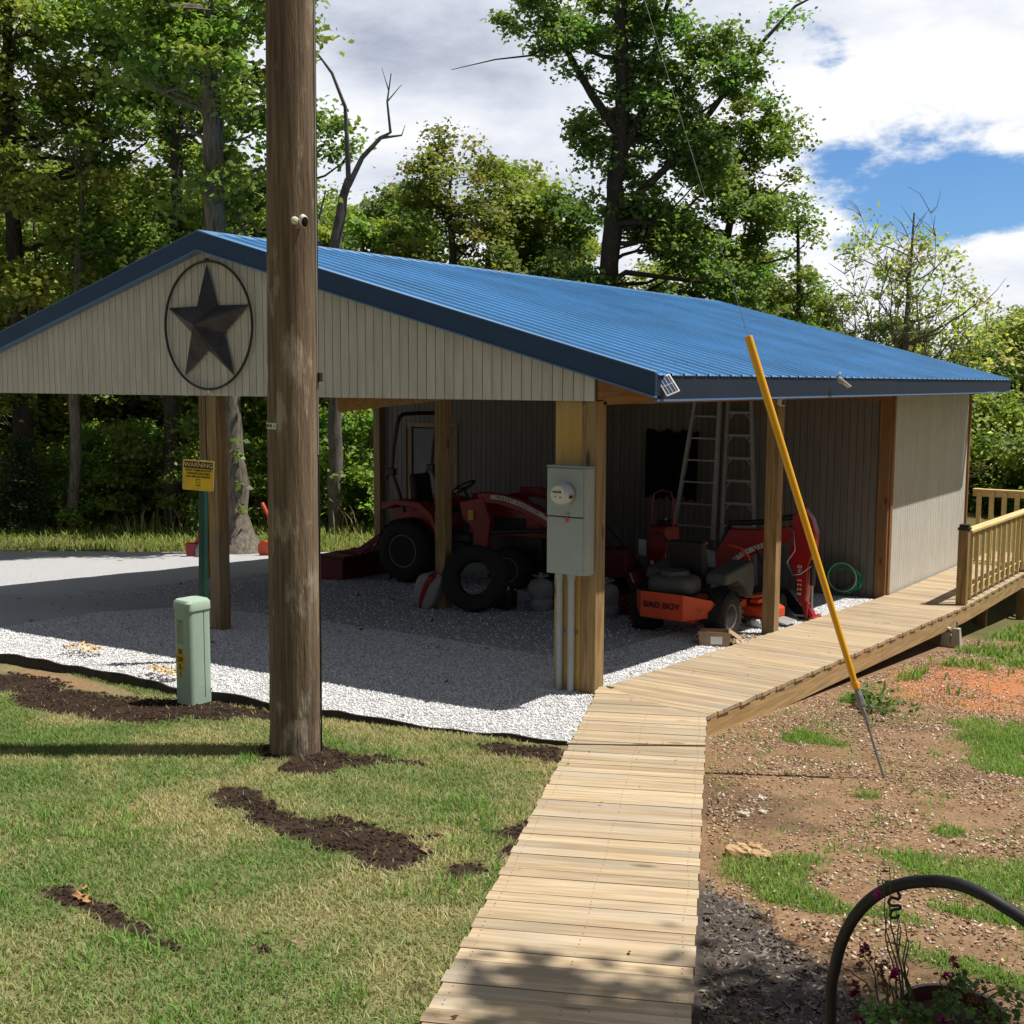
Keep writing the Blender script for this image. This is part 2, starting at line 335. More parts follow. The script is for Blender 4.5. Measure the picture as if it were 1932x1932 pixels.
# value noise
_tab = np.random.default_rng(5).random((256, 256))
def vnoise(x, y):
    xi = np.floor(x).astype(int); yi = np.floor(y).astype(int); fx = x - xi; fy = y - yi; fx = fx * fx * (3 - 2 * fx); fy = fy * fy * (3 - 2 * fy)
    g = lambda a, b: _tab[a % 256, b % 256]
    return (g(xi, yi) * (1 - fx) + g(xi + 1, yi) * fx) * (1 - fy) + (g(xi, yi + 1) * (1 - fx) + g(xi + 1, yi + 1) * fx) * fy
def fbm(x, y, s=1., o=4):
    r_ = 0; a = .5; t = 0
    for i in range(o): r_ = r_ + a * vnoise(x * s + 17.3 * i, y * s + 9.1 * i); t += a; a *= .5; s *= 2.03
    return r_ / t
def sst(a, b, x): t = np.clip((x - a) / (b - a), 0, 1); return t * t * (3 - 2 * t)
def fr(lat, dep): return CAM.x + _h.x * dep + _r.x * lat, CAM.y + _h.y * dep + _r.y * lat      # metres to the right / ahead of where the photographer stood
# ============================================================ terrain
EDX = np.array([-16, -9, -5.33, -4.28, -3.02, -2.0, -1.5, -.57, .2, .505, 1.2]); EDY = np.array([-2.6, -2.15, -1.99, -1.87, -1.85, -1.75, -1.685, -1.56, -1.40, -1.29, -1.0])
def edge_y(X): return np.interp(X, EDX, EDY)
BKX = [-34, -20, -17.5, -14.4, -12.7, -10.6, -8, 3]; BKY = [0, 4.6, 5.8, 7.2, 7.8, 9.1, 10.5, 14.]
def GV(X, Y): return -.047 * np.clip(Y, 0, 10) - .03 * np.clip(Y - 10, 0, 30) - .05 * np.clip(-X - 4.6, 0, 13) * sst(-1.2, 1.5, Y)          # gravel level
def G(X, Y):
    X = np.asarray(X, float); Y = np.asarray(Y, float)
    t = (X - .5) * .413 - (Y + .3) * .911
    lawn = -.06 + .06 * np.clip(t, 0, 9)
    left = np.where(Y > edge_y(X), GV(X, Y) - .05 + .075 * np.clip(Y - np.interp(X, BKX, BKY) - .3, 0, 14) * (X < -8), lawn)
    xc = np.where(Y < -.2, .65 - .455 * (Y + .2), .65)
    s = X - xc
    right = np.where(t > 0, lawn, -.06) - .06 - .085 * np.clip(Y, 0, 14) - .03 * np.clip(Y - 14, 0, 40) - .015 * np.clip(s - .5, 0, 20)
    right = np.maximum(right, lawn * 0 - 3)
    w = sst(-.35, .35, s)
    g = left * (1 - w) + right * w
    return g + .03 * (fbm(X, Y, .7) - .5) * sst(.3, 1.2, np.abs(s)) * (Y < edge_y(X)) + .10 * (fbm(X, Y, .8) - .5) * w * sst(.4, 1.5, s)
def Gf(x, y): return float(G(np.array([x]), np.array([y]))[0])
# bare soil patches in the lawn (x, y, rx, ry)
SOIL = [(-.40, -3.60, .14, .10), (-.2, -3.68, .2, .10), (.13, -3.76, .26, .11), (.44, -3.78, .28, .13), (.78, -3.80, .27, .17), (1.03, -3.86, .20, .17), (.62, -3.56, .30, .05), (1.0, -3.50, .08, .05),
        (.18, -5.17, .13, .06), (.42, -5.2, .20, .06), (.72, -5.24, .16, .055), (.95, -5.26, .10, .03), (1.35, -5.05, .06, .03),
        (-.85, -2.60, .34, .20), (-.58, -2.56, .40, .13), (-.55, -2.85, .22, .14), (-.15, -2.38, .25, .06),
        (-4.4, -2.38, .55, .22), (-3.5, -2.52, .65, .28), (-2.9, -2.42, .6, .30), (-2.45, -2.1, .5, .22), (-2.0, -1.95, .4, .12), (.26, -1.68, .24, .12), (.5, -1.60, .2, .15),
        (1.36, -3.12, .13, .16), (1.5, -3.45, .07, .12), (1.48, -3.79, .08, .10)]
def soil_mask(X, Y):
    X = np.asarray(X, float); Y = np.asarray(Y, float)
    wx = X + .16 * (fbm(X, Y, 5.5) - .5); wy = Y + .16 * (fbm(X + 40, Y + 9, 5.5) - .5); m = np.full_like(X, -1.)
    for a, b, c, d in SOIL: m = np.maximum(m, 1 - ((wx - a) / c / 1.08) ** 2 - ((wy - b) / d / 1.3) ** 2)
    return sst(-.45, .5, m + 1.1 * (fbm(X, Y, 13) - .5))
def bw_s(X, Y): return X - np.where(Y < -.2, .65 - .455 * (Y + .2), .65)                # offset from the walk's centre line
# right of the walk: green patches
GRN = [(2.68, -2.75, .26, .38), (2.95, -2.98, .34, .20), (3.25, -3.0, .22, .12), (3.42, -2.15, .42, .25), (3.8, -2.1, .6, .5), (3.85, -2.75, .4, .14), (4.3, -2.4, .6, .6), (2.95, 1.7, .5, .9), (3.2, .7, .45, .5), (1.68, .35, .28, .25), (1.5, 4.1, .14, .5), (1.4, 2.3, .12, .3),
       (3.9, -3.3, .5, .12), (4.6, -3.6, .6, .4), (3.15, 7.0, 2.0, 1.6), (1.7, 5.4, .3, .3), (2.6, -1.0, .08, .08), (3.15, -1.4, .1, .1)]
def green_mask(X, Y):
    wx = X + .35 * (fbm(X + 3, Y, 2.6) - .5); wy = Y + .35 * (fbm(X, Y + 31, 2.6) - .5); m = np.full_like(np.asarray(X, float), -1.)
    for a, b, c, d in GRN: m = np.maximum(m, 1 - ((wx - a) / c) ** 2 - ((wy - b) / d) ** 2)
    m = np.maximum(m, sst(7.0, 9.5, Y) * 1.2 - .3)
    return sst(-.2, .75, m + 1.5 * (fbm(X, Y, 5) - .5))
def mulch_mask(X, Y):
    s = bw_s(X, Y); d = sst(.10, -.12, Y + .85 * (X - 2.53) + 3.15 + .5 * (fbm(X, Y, 3) - .5)) 
    return d * (s > .3)
def lerp(a, b, t): return a * (1 - t[:, None]) + b * t[:, None]
def gcol(X, Y):
    n1 = fbm(X, Y, 1.3); n2 = fbm(X + 11, Y + 5, 7); n3 = fbm(X + 50, Y, 22)
    C = lambda *c: np.tile(np.array(c), (len(X), 1))
    lawn = lerp(C(.15, .14, .065), C(.22, .19, .10), n2)
    so = lerp(C(.028, .018, .013), C(.055, .036, .026), n3)
    lawn = lerp(lawn, so, soil_mask(X, Y))
    bare = sst(0, 1, 1 - ((X + 4.3) / .95) ** 2 - ((Y + 2.07) / .14) ** 2) * .9; lawn = lerp(lawn, C(.27, .16, .09), bare)
    dirt = lerp(C(.17, .10, .055), C(.29, .19, .115), n2); dirt = lerp(dirt, C(.15, .095, .06), sst(.55, .75, n1))
    clay = sst(-.3, .5, 1 - ((X - 2.25) / 1.0) ** 2 - ((Y - 4.3) / 1.7) ** 2 + .8 * (n2 - .5)); dirt = lerp(dirt, lerp(C(.46, .155, .06), C(.36, .19, .10), n3), clay)
    dirt = lerp(dirt, C(.07, .10, .03), green_mask(X, Y) * .7)
    dirt = lerp(dirt, lerp(C(.05, .042, .038), C(.11, .095, .085), n3), mulch_mask(X, Y))
    s = bw_s(X, Y); c = lerp(lawn, dirt, sst(-.1, .1, s))
    far = sst(-9.0, -10.5, X - (Y - 5) * .9) * 0
    wild = (sst(-.2, .2, Y - back_y(X))); c = lerp(c, lerp(C(.10, .105, .035), C(.15, .12, .06), n2), wild * (X < 1))
    c = lerp(c, C(.05, .06, .02), sst(22, 30, np.hypot(X, Y)))
    return c
def back_y(X): return np.interp(X, [-34, -20, -17.5, -14.4, -12.7, -10.6, -8, 3], [0, 4.6, 5.8, 7.2, 7.8, 9.1, 10.5, 14.]) + .25 * (fbm(X, X * 0, 1.1) - .5)

# ground: one sheet, fine near the camera and coarse out to the horizon
xs = np.concatenate([-np.geomspace(900, 8, 40), np.arange(-7.9, 5.2, .045), np.geomspace(5.3, 900, 44)])
ys = np.concatenate([-np.geomspace(300, 7.2, 26), np.arange(-7.1, 1.0, .045), np.arange(1.05, 9, .11), np.geomspace(9.2, 900, 60)])
XX, YY = np.meshgrid(xs, ys); fx, fy = XX.ravel(), YY.ravel(); ZZ = G(fx, fy)
ZZ += (soil_mask(fx, fy) * .02 * (fbm(fx, fy, 16) - .2) + mulch_mask(fx, fy) * .03 * fbm(fx, fy, 20)) * (np.hypot(fx, fy) < 12)
ZZ -= 1.5 * sst(15, 60, fx) * (fy > 0)
nx, ny = len(xs), len(ys); i = np.arange(nx - 1); j = np.arange(ny - 1); I, J = np.meshgrid(i, j); a0 = (J * nx + I).ravel()
gr = npmesh('ground', np.stack([fx, fy, ZZ], 1), np.stack([a0, a0 + 1, a0 + nx + 1, a0 + nx], 1), 'ground', gcol(fx, fy), smooth=True); tag(gr, 'ground of lawn, bare dirt and woodland floor', 'ground', kind='structure')
# gravel pad
us = np.concatenate([np.arange(-26, -6, .25), np.arange(-6, 1.16, .06)]); vs_ = np.linspace(0, 1, 90) ** 1.6
PX = []; PY = []
for v in vs_:
    y0 = edge_y(us) + .03; y1 = np.where(us < -9.2, back_y(us), 8.3 + 0 * us); y1 = np.minimum(y1, 10.6)
    PX.append(us); PY.append(y0 + (y1 - y0) * v)
PX = np.array(PX).ravel(); PY = np.array(PY).ravel()
lim = np.where(PY < -.2, .42 - .455 * (PY + .2), .42); PX = np.minimum(PX, lim)
ruts = .03 * (fbm(PX, PY, .9) - .5) + .012 * (fbm(PX, PY, 7) - .5)
PZ = GV(PX, PY) + ruts * sst(0, .3, PY - edge_y(PX)) 
nu = len(us); I, J = np.meshgrid(np.arange(nu - 1), np.arange(len(vs_) - 1)); a0 = (J * nu + I).ravel()
F_ = np.stack([a0, a0 + 1, a0 + nu + 1, a0 + nu], 1); wid = np.abs(PX[F_[:, 1]] - PX[F_[:, 0]]) > 1e-5; F_ = F_[wid]
gp = npmesh('gravel_pad', np.stack([PX, PY, PZ], 1), F_, 'gravel', smooth=True); tag(gp, 'pale grey gravel pad under and around the carport', 'gravel', kind='structure')
def scatter_stones(n, x0, x1, y0, y1, smin, smax, name, mat, zf, test, label, cat, flat=.75, colf=None):
    X = RNG.uniform(x0, x1, n); Y = RNG.uniform(y0, y1, n); k = test(X, Y); X = X[k]; Y = Y[k]; n = len(X); s = RNG.uniform(smin, smax, n)
    base = np.array([(1, 0, 0), (-1, 0, 0), (0, 1, 0), (0, -1, 0), (0, 0, 1), (0, 0, -1)], float); fc = np.array([(0, 2, 4), (2, 1, 4), (1, 3, 4), (3, 0, 4), (2, 0, 5), (1, 2, 5), (3, 1, 5), (0, 3, 5)])
    V = base[None] * (1 + RNG.uniform(-.35, .35, (n, 6, 1))) + RNG.uniform(-.25, .25, (n, 6, 3))
    th = RNG.uniform(0, 6.28, n); c, d = np.cos(th), np.sin(th); V = V * s[:, None, None]; V[..., 2] *= flat
    Vx = V[..., 0] * c[:, None] - V[..., 1] * d[:, None]; Vy = V[..., 0] * d[:, None] + V[..., 1] * c[:, None]
    P = np.stack([Vx + X[:, None], Vy + Y[:, None], V[..., 2] + (zf(X, Y) + s * .25)[:, None]], -1)
    F = (fc[None] + (np.arange(n) * 6)[:, None, None]).reshape(-1, 3)
    col = np.repeat(colf(n), 6, 0) if colf else None
    o = npmesh(name, P.reshape(-1, 3), F, mat, col); return tag(o, label, cat, kind='stuff')
ongr = lambda X, Y: (Y > edge_y(X) + .03) & (X < np.where(Y < -.2, .42 - .455 * (Y + .2), .1))
def gz(X, Y): return GV(X, Y) + .03 * (fbm(X, Y, .9) - .5) * sst(0, .3, Y - edge_y(X)) + .012 * (fbm(X, Y, 7) - .5)
scatter_stones(110000, -6.5, 1.0, -2.1, 1.2, .005, .0125, 'gravel_stones', 'stone', gz, ongr, 'loose pale gravel stones along the front of the pad', 'gravel')
scatter_stones(26000, -.9, .15, 1.2, 7.8, .006, .013, 'gravel_stones', 'stone', gz, ongr, 'loose pale gravel stones beside the raised walk', 'gravel')
scatter_stones(9000, -9, -.9, 1.2, 6.5, .008, .015, 'gravel_stones', 'stone', gz, ongr, 'loose gravel stones shaded by the carport roof', 'gravel')
scatter_chips_later = True
# black edging
mb = MB(); xsn = np.linspace(-9, .52, 120); fro = []; 
for x in xsn:
    y = float(edge_y(np.array([x]))[0]); w = .010 * math.sin(x * 7) + .008 * math.sin(x * 17); fro.append((x, y + w - .012, y + w + .006))
top = lambda x: .028 + .010 * math.sin(x * 5 + 1) + .006 * math.sin(x * 13)
vs = []; 
for x, y0, y1 in fro: vs += [(x, y0 - .012, -.14), (x, y0, top(x)), (x, y1, top(x)), (x, y1, -.14)]
fs = []
for k in range(len(fro) - 1): fs += [(k * 4, k * 4 + 4, k * 4 + 5, k * 4 + 1), (k * 4 + 1, k * 4 + 5, k * 4 + 6, k * 4 + 2), (k * 4 + 2, k * 4 + 6, k * 4 + 7, k * 4 + 3)]
n4 = (len(fro) - 1) * 4; fs += [(0, 1, 2, 3), (n4 + 3, n4 + 2, n4 + 1, n4)]
tag(mb.add(vs, fs).build('lawn_edging', 'edging', smooth=True), 'wavy black plastic edging strip between gravel and lawn', 'edging')

# clods, litter and chips
side_l = lambda X, Y: (Y < edge_y(X) - .02) & (bw_s(X, Y) < -.42)
gz2 = lambda X, Y: G(X, Y)
scatter_stones(90000, -6, 2.2, -6, -1.4, .005, .020, 'soil_clods', 'blob', gz2, lambda X, Y: side_l(X, Y) & (soil_mask(X, Y) > .5), 'dark crumbly clods on the bare patches of the lawn', 'soil', .8)
def ccol(pal):
    pal = np.array(pal)
    def f(n): return pal[RNG.integers(0, len(pal), n)] * RNG.uniform(.7, 1.25, (n, 1))
    return f
side_r = lambda X, Y: (bw_s(X, Y) > .49)
tanpal = [(.38, .27, .18), (.30, .19, .12), (.22, .125, .075), (.42, .33, .25), (.16, .10, .065), (.28, .14, .075), (.46, .34, .23), (.20, .12, .07), (.60, .52, .42), (.52, .40, .28)]
scatter_stones(86000, 1.1, 5.5, -4.6, 8.0, .003, .013, 'dirt_crumbs', 'chips', gz2, lambda X, Y: side_r(X, Y) & (RNG.random(len(X)) < (.12 + .88 * sst(.42, .62, fbm(X, Y, 2.5))) * (1 - .8 * (green_mask(X, Y) > .5)) * (1 - mulch_mask(X, Y))), 'crumbs of dirt and small stones on the bare ground', 'dirt', .6, ccol(tanpal))
def scatter_chips(n, x0, x1, y0, y1, l0, l1, ar, name, test, colf, label, cat, lift=.006, curl=.5, mat='chips', zf=None):
    X = RNG.uniform(x0, x1, n); Y = RNG.uniform(y0, y1, n); k = test(X, Y); X = X[k]; Y = Y[k]; n = len(X)
    l = RNG.uniform(l0, l1, n); w = l * RNG.uniform(ar * .6, ar * 1.4, n); th = RNG.uniform(0, 6.28, n); tilt = RNG.normal(0, .35, (n, 2))
    q = np.array([(-1, 0), (-.2, -1), (1, 0), (.1, 1)], float)
    lx = q[None, :, 0] * l[:, None] / 2; ly = q[None, :, 1] * w[:, None] / 2
    lz = lx * tilt[:, :1] + ly * tilt[:, 1:] + np.abs(q[None, :, 0]) * l[:, None] * .15 * curl
    c, s = np.cos(th)[:, None], np.sin(th)[:, None]
    P = np.stack([X[:, None] + lx * c - ly * s, Y[:, None] + lx * s + ly * c, (zf or G)(X, Y)[:, None] + lz + lift + RNG.uniform(0, .012, (n, 1))], -1)
    F = np.arange(n * 4).reshape(n, 4); o = npmesh(name, P.reshape(-1, 3), F, mat, np.repeat(colf(n), 4, 0)); return tag(o, label, cat, kind='stuff')
scatter_chips(62000, 1.1, 5.5, -4.4, 8.0, .008, .032, .5, 'leaf_litter', lambda X, Y: side_r(X, Y) & (RNG.random(len(X)) < (1 - .75 * (green_mask(X, Y) > .4)) * (.08 + .92 * sst(.40, .62, fbm(X + 7, Y, 2.1))) * (1 - .6 * mulch_mask(X, Y))), ccol(tanpal), 'dry leaf scraps and twigs scattered on the bare dirt', 'leaf litter')
scatter_chips(70000, 2.0, 4.6, -6.5, -2.6, .01, .05, .42, 'bark_mulch', lambda X, Y: side_r(X, Y) & (RNG.random(len(X)) < mulch_mask(X, Y)), ccol([(.10, .082, .072), (.17, .15, .135), (.05, .04, .035), (.26, .23, .20), (.09, .062, .048), (.07, .055, .047)]), 'dark grey bark mulch chips beside the walk', 'mulch')
# grass
def blades(n, x0, x1, y0, y1, h0, h1, name, dens, colf, label, cat='grass', wd=.0035, lean=.6):
    X = RNG.uniform(x0, x1, n); Y = RNG.uniform(y0, y1, n); k = RNG.random(n) < dens(X, Y); X = X[k]; Y = Y[k]; n = len(X)
    h = RNG.uniform(h0, h1, n); th = RNG.uniform(0, 6.28, n); le = h * RNG.uniform(.15, lean * 1.8, n); w = wd * RNG.uniform(.7, 1.5, n)
    dx, dy = np.cos(th), np.sin(th); ph = th + RNG.uniform(.8, 2.3, n); wx, wy = np.cos(ph) * w, np.sin(ph) * w; Z = G(X, Y) - .004
    V = np.stack([np.stack([X - wx, Y - wy, Z], -1), np.stack([X + wx, Y + wy, Z], -1),
                  np.stack([X + dx * le * .4 + wx * .8, Y + dy * le * .4 + wy * .8, Z + h * .6], -1), np.stack([X + dx * le * .4 - wx * .8, Y + dy * le * .4 - wy * .8, Z + h * .6], -1),
                  np.stack([X + dx * le, Y + dy * le, Z + h * .92], -1)], 1)
    b = np.arange(n)[:, None] * 5
    F = np.concatenate([b + np.array([[0, 1, 2]]), b + np.array([[0, 2, 3]]), b + np.array([[3, 2, 4]])], 0)
    o = npmesh(name, V.reshape(-1, 3), F, 'grass', np.repeat(colf(X, Y), 5, 0)); return tag(o, label, cat, kind='stuff')
def lawncol(X, Y):
    n = len(X); f = np.clip(fbm(X, Y, 1.7) * 2.3 - .88 + RNG.normal(0, .26, n) + .25 * sst(-3.6, -2.0, Y) , 0, 1)
    g = np.array([.165, .27, .07]) * RNG.uniform(.6, 1.3, (n, 1)); s = np.array([.52, .45, .245]) * RNG.uniform(.6, 1.25, (n, 1)); return g * (1 - f[:, None]) + s * f[:, None]
blades(430000, -4.6, 3.1, -6.8, -1.45, .014, .042, 'lawn_grass', lambda X, Y: side_l(X, Y) * np.clip(1.05 - 1.15 * soil_mask(X, Y) - .45 * (fbm(X, Y, 7) > .60), .02, 1) * (1 - (1 - ((X + 4.3) / .95) ** 2 - ((Y + 2.07) / .14) ** 2 > -.3)), lawncol, 'short mixed green and straw coloured lawn grass', wd=.0026, lean=.9)
blades(30000, -1.2, 3.1, -6.8, -2.0, .04, .085, 'grass_tufts', lambda X, Y: side_l(X, Y) * (fbm(X + 20, Y, 3.1) > .60) * (soil_mask(X, Y) < .4), lambda X, Y: np.array([.16, .30, .06]) * RNG.uniform(.7, 1.3, (len(X), 1)), 'taller bright green grass tufts in the lawn', wd=.003)
def rcol(X, Y):
    n = len(X); f = np.clip(fbm(X, Y, 2) - .35 + RNG.normal(0, .15, n), 0, 1)[:, None]
    return (np.array([.18, .33, .06]) * (1 - f) + np.array([.40, .42, .16]) * f) * RNG.uniform(.7, 1.3, (n, 1))
blades(260000, 1.2, 5.5, -4.6, 3.2, .012, .058, 'weed_grass', lambda X, Y: side_r(X, Y) * (green_mask(X, Y) ** 1.3 + .045 * (fbm(X, Y, 3) > .5) * (Y > -3.3)), rcol, 'bright green weeds and grass patches on the bare dirt', wd=.0026)
blades(60000, 1.3, 9, 3.0, 22, .05, .13, 'slope_grass', lambda X, Y: side_r(X, Y) * green_mask(X, Y), rcol, 'green grass on the slope beyond the raised walk', wd=.009)
blades(110000, -30, -7, 2, 28, .06, .22, 'meadow_grass', lambda X, Y: (Y > back_y(X) + .1) * np.clip(1.2 - .035 * np.hypot(X + 6, Y - 2), .25, 1), lambda X, Y: (np.array([.22, .30, .07]) * RNG.uniform(.6, 1.3, (len(X), 1)) + np.array([.12, .08, .03]) * np.clip(RNG.normal(.2, .4, (len(X), 1)), 0, 1)), 'rough sunny grass strip between gravel and woods', wd=.011)
blades(10000, -30, -8, 4, 28, .35, .8, 'dry_grass', lambda X, Y: (Y > back_y(X) + 2.6) * (fbm(X, Y, .6) > .56), lambda X, Y: np.array([.42, .34, .20]) * RNG.uniform(.6, 1.2, (len(X), 1)), 'tall dry straw grass at the edge of the woods', wd=.008, lean=.3)

scatter_chips(240, -9, .0, -1.7, 6.5, .015, .07, .6, 'blown_leaves', lambda X, Y: ongr(X, Y), ccol([(.10, .065, .04), (.06, .045, .035), (.20, .13, .08)]), 'dark dry leaves blown across the gravel pad', 'leaf litter', .004, .9, zf=gz)
# ============================================================ carport building
HW, HB, HR, HE, EV, OF, YB, YC, YD = 4.577, 2.44, 4.067, 2.6584, .5652, .10, 12.22, 3.907, 7.97
slope = (HR - HE) / (HW + EV)
def rz_(X): return HR - slope * abs(X + HW)                       # roof surface height
B = thing('carport', 'open carport with blue metal roof, grey plank gable and closed storage bay', 'carport')
Y0, Y1 = -OF, YB + .07
# roof sheets with raised ribs
def roofsheet(sgn):
    mb = MB(); prof = []; pitch = .2286; n = int((Y1 - Y0) / pitch)
    y = Y0 + .02
    while y < Y1 - .02:
        prof += [(y, 0), (y + .05, 0), (y + .056, .004), (y + .066, .004), (y + .072, 0), (y + .115, 0), (y + .121, .004), (y + .131, .004), (y + .137, 0), (y + .175, 0), (y + .188, .019), (y + .206, .019), (y + .2186, 0)]
        y += pitch
    prof = [p for p in prof if p[0] < Y1]; xe = (EV + .03) if sgn > 0 else -(2 * HW + EV + .03)
    vs = []
    for yy, h in prof:
        vs += [(-HW + sgn * .04, yy, HR + h + .004), (xe, yy, rz_(xe) + h)]
    fs = [(2 * k, 2 * k + 2, 2 * k + 3, 2 * k + 1) for k in range(len(prof) - 1)]
    vs2 = [(x_, y_, z_ - .004) for x_, y_, z_ in vs]; o = len(vs)
    fs += [tuple(i + o for i in reversed(f)) for f in fs]
    fs += [(2 * k + 1, 2 * k + 3, 2 * k + 3 + o, 2 * k + 1 + o) for k in range(len(prof) - 1)]
    return mb.add(vs + vs2, fs)
for sg in (1, -1):
    rm = roofsheet(sg); n0_ = len(rm.f); rj = np.random.default_rng(6)
    for k in range(9):
        xx = -HW + sg * (.32 + k * .56)
        for j in range(0, 53, 1):
            yy = Y0 + .106 + j * .2286 + rj.normal(0, .002); rm.box(xx - .0055, xx + .0055, yy, yy + .011, rz_(xx), rz_(xx) + .010)
    n1_ = len(rm.f)
    for j in range(13):
        yy = Y0 + .2286 * 4 * j + .018; xa, xb_ = -HW + sg * .17, (EV if sg > 0 else -2 * HW - EV); rm.beam((xa, yy, rz_(xa) + .0055), (xb_, yy, rz_(xb_) + .0055), .004, .002)
    rf = rm.build('roof', 'roof', B); rf.data.materials.append(MAT['trimb']); rf.data.materials.append(MAT['fascia']); pl_ = list(rf.data.polygons)
    for p_ in pl_[n0_:n1_]: p_.material_index = 1
    for p_ in pl_[n1_:]: p_.material_index = 2
rc = MB().prism([(-HW - .17, rz_(-HW - .17) + .024), (-HW, HR + .03), (-HW + .17, rz_(-HW + .17) + .024), (-HW + .17, rz_(-HW + .17) + .014), (-HW, HR + .018), (-HW - .17, rz_(-HW - .17) + .014)], Y0 - .02, Y1 + .02).build('ridge_cap', 'trimb', B)
xe = EV + .02; xw = -2 * HW - EV - .02
# rake trim front + back, eave fascia
for nm, ya, yb in (('front', Y0 - .03, Y0), ('back', Y1, Y1 + .03)):
    for s_, xo in ((1, xe), (-1, xw)):
        MB().prism([(-HW, HR + .012), (xo, rz_(xo) + .012), (xo, rz_(xo) - .165), (-HW, HR - .165)], ya, yb).build('rake_fascia', 'fascia', B)
        MB().prism([(-HW, HR + .022), (xo, rz_(xo) + .022), (xo, rz_(xo) + .0125), (-HW, HR + .0125)], ya - .004, yb + .05 if nm == 'front' else yb + .004).build('rake_trim', 'trimb', B)
        MB().prism([(-HW, HR - .166), (xo, rz_(xo) - .166), (xo, rz_(xo) - .18), (-HW, HR - .18)], ya - .012, yb + .06).build('rake_trim', 'trimb', B)
for xo, s_ in ((xe, 1), (xw, -1)):
    a, b_ = sorted((xo - s_ * .03, xo)); z = rz_(xo)
    MB().box(a, b_, Y0 + .002, 6.1, z - .19, z - .012).build('eave_fascia', 'fasciad', B)
    MB().box(a, b_ - .004, 6.104, Y1 - .002, z - .186, z - .012).build('eave_fascia', 'fasciad', B)
    MB().box(a - .004 if s_ < 0 else a, b_ + (.004 if s_ > 0 else 0), Y0 + .002, Y1 - .002, z - .208, z - .192).build('eave_trim', 'trimb', B)
# plank gable
def planks(x0, x1, y, th, zb, ztop, name, mat, parent, pitch=.1016, gap=.008, flip=1):
    mb = MB(); x = x0
    while x < x1 - .01:
        xb = min(x + pitch - gap, x1); mb.prism([(x, zb), (xb, zb), (xb, ztop(xb)), (x, ztop(x))], y, y + th); x += pitch
    return mb.build(name, mat, parent)
gt = lambda x: rz_(x) - .03
planks(-2 * HW, 0, -.03, .012, HB, gt, 'gable_siding', 'siding', B)
MB().prism([(-2 * HW, HB + .003), (0, HB + .003), (0, gt(0) - .003), (-HW, gt(-HW) - .003), (-2 * HW, gt(-2 * HW) - .003)], -.017, -.006).build('gable_backing', 'groove', B)
planks(-2 * HW, 0, YB - .02, .012, HB, gt, 'gable_siding', 'siding', B)
MB().box(-2 * HW, 0, 0, .09, HB + .01, HB + .24).build('header_beam', 'beam', B)
# side headers and frame
for x_ in (-.09, -2 * HW):
    MB().box(x_, x_ + .09, .095, YD - .07, HB - .03, HB + .22).build('header_beam', 'beam', B)
    MB().box(x_, x_ + .09, YD + .08, YB - .08, HB - .02, HB + .10).build('header_beam', 'beam', B)
MB().box(-2 * HW + .1, -.1, YC - .05, YC + .05, HB + .0, HB + .2).build('header_beam', 'brown', B)
for k in range(6):                                                     # rafters
    yy = .6 + k * 1.5
    for s_ in (1, -1):
        a = (-HW, yy, HR - .14); e_ = (EV * .9 if s_ > 0 else -2 * HW - EV * .9, yy, rz_(EV * .9) - .14)
        MB().beam(a, e_, .04, .14).build('rafter', 'brown', B)
for k in range(9):
    for s_ in (1, -1):
        xx = -HW + s_ * (.3 + k * .58); MB().beam((xx, Y0 + .05, rz_(xx) - .035), (xx, Y1 - .05, rz_(xx) - .035), .09, .04).build('purlin', 'brown', B)
MB().beam((-3.1, .3, 2.36), (-1.9, .9, 2.52), .04, .14).build('loose_brace', 'beam', B)
# posts
def post(cx, cy, zb, zt=HB, w=.145, mat='postz'): return MB().box(cx - w / 2, cx + w / 2, cy - w / 2, cy + w / 2, zb, zt).build('post', mat, B, bevel=.004)
post(-.0725, .0725, -.3); post(-.0725, YC + .07, -.6); post(-.0725, YD - .0, -.9, mat='brown')
post(-HW + .0, .072, -.3); post(-3.86, 2.97, -.5, HB + .1); post(-2 * HW + .07, YD - .08, -.8, mat='postz'); post(-2 * HW + .07, YC, -.6); post(-2 * HW + .07, .072, -.3)
MB().box(-.405, -.148, .004, .042, -.1, HB).build('mounting_board', 'ybrd', B, bevel=.003)
# storage bay walls
zf = -.42
def sidewall_y(x, y0, y1, zb, zt, name):                               # wall in the YZ plane
    mb = MB(); y = y0
    while y < y1 - .01: mb.box(x, x + .012, y, min(y + .0936, y1), zb, zt); y += .1016
    w = mb.build(name, 'wsiding_shaded', B); MB().box(x - .012, x - .002, y0, y1, zb + .003, zt - .003).build('wall_backing', 'groove', B); return w
sidewall_y(-.012, YD + .07, YB - .07, -.7, HB - .02, 'wall').data.materials[0] = MAT['siding']
MB().box(.002, .022, YD - .005, YD + .05, -.5, HB + .05).build('corner_trim', 'brown', B)
MB().box(.0022, .0245, YD + .052, YD + .085, -.5, HB + .05).build('corner_trim', 'beam', B)
MB().box(-.05, .03, YB - .068, YB - .0, -.7, HB + .1).build('corner_trim', 'brown', B)
mb = MB(); x = -2 * HW + .15; dx0, dx1 = -8.42, -7.38
while x < -.16:
    xb = min(x + .0936, -.15)
    if xb < dx0 or x > dx1: mb.box(x, xb, YD - .03, YD - .018, zf, HB + .15)
    else: mb.box(x, xb, YD - .03, YD - .018, 1.80, HB + .15)
    x += .1016
mb.build('wall', 'wsiding_shaded', B)
MB().box(-2 * HW + .15, dx0, YD - .016, YD - .004, zf + .003, HB + .14).build('wall_backing', 'groove', B)
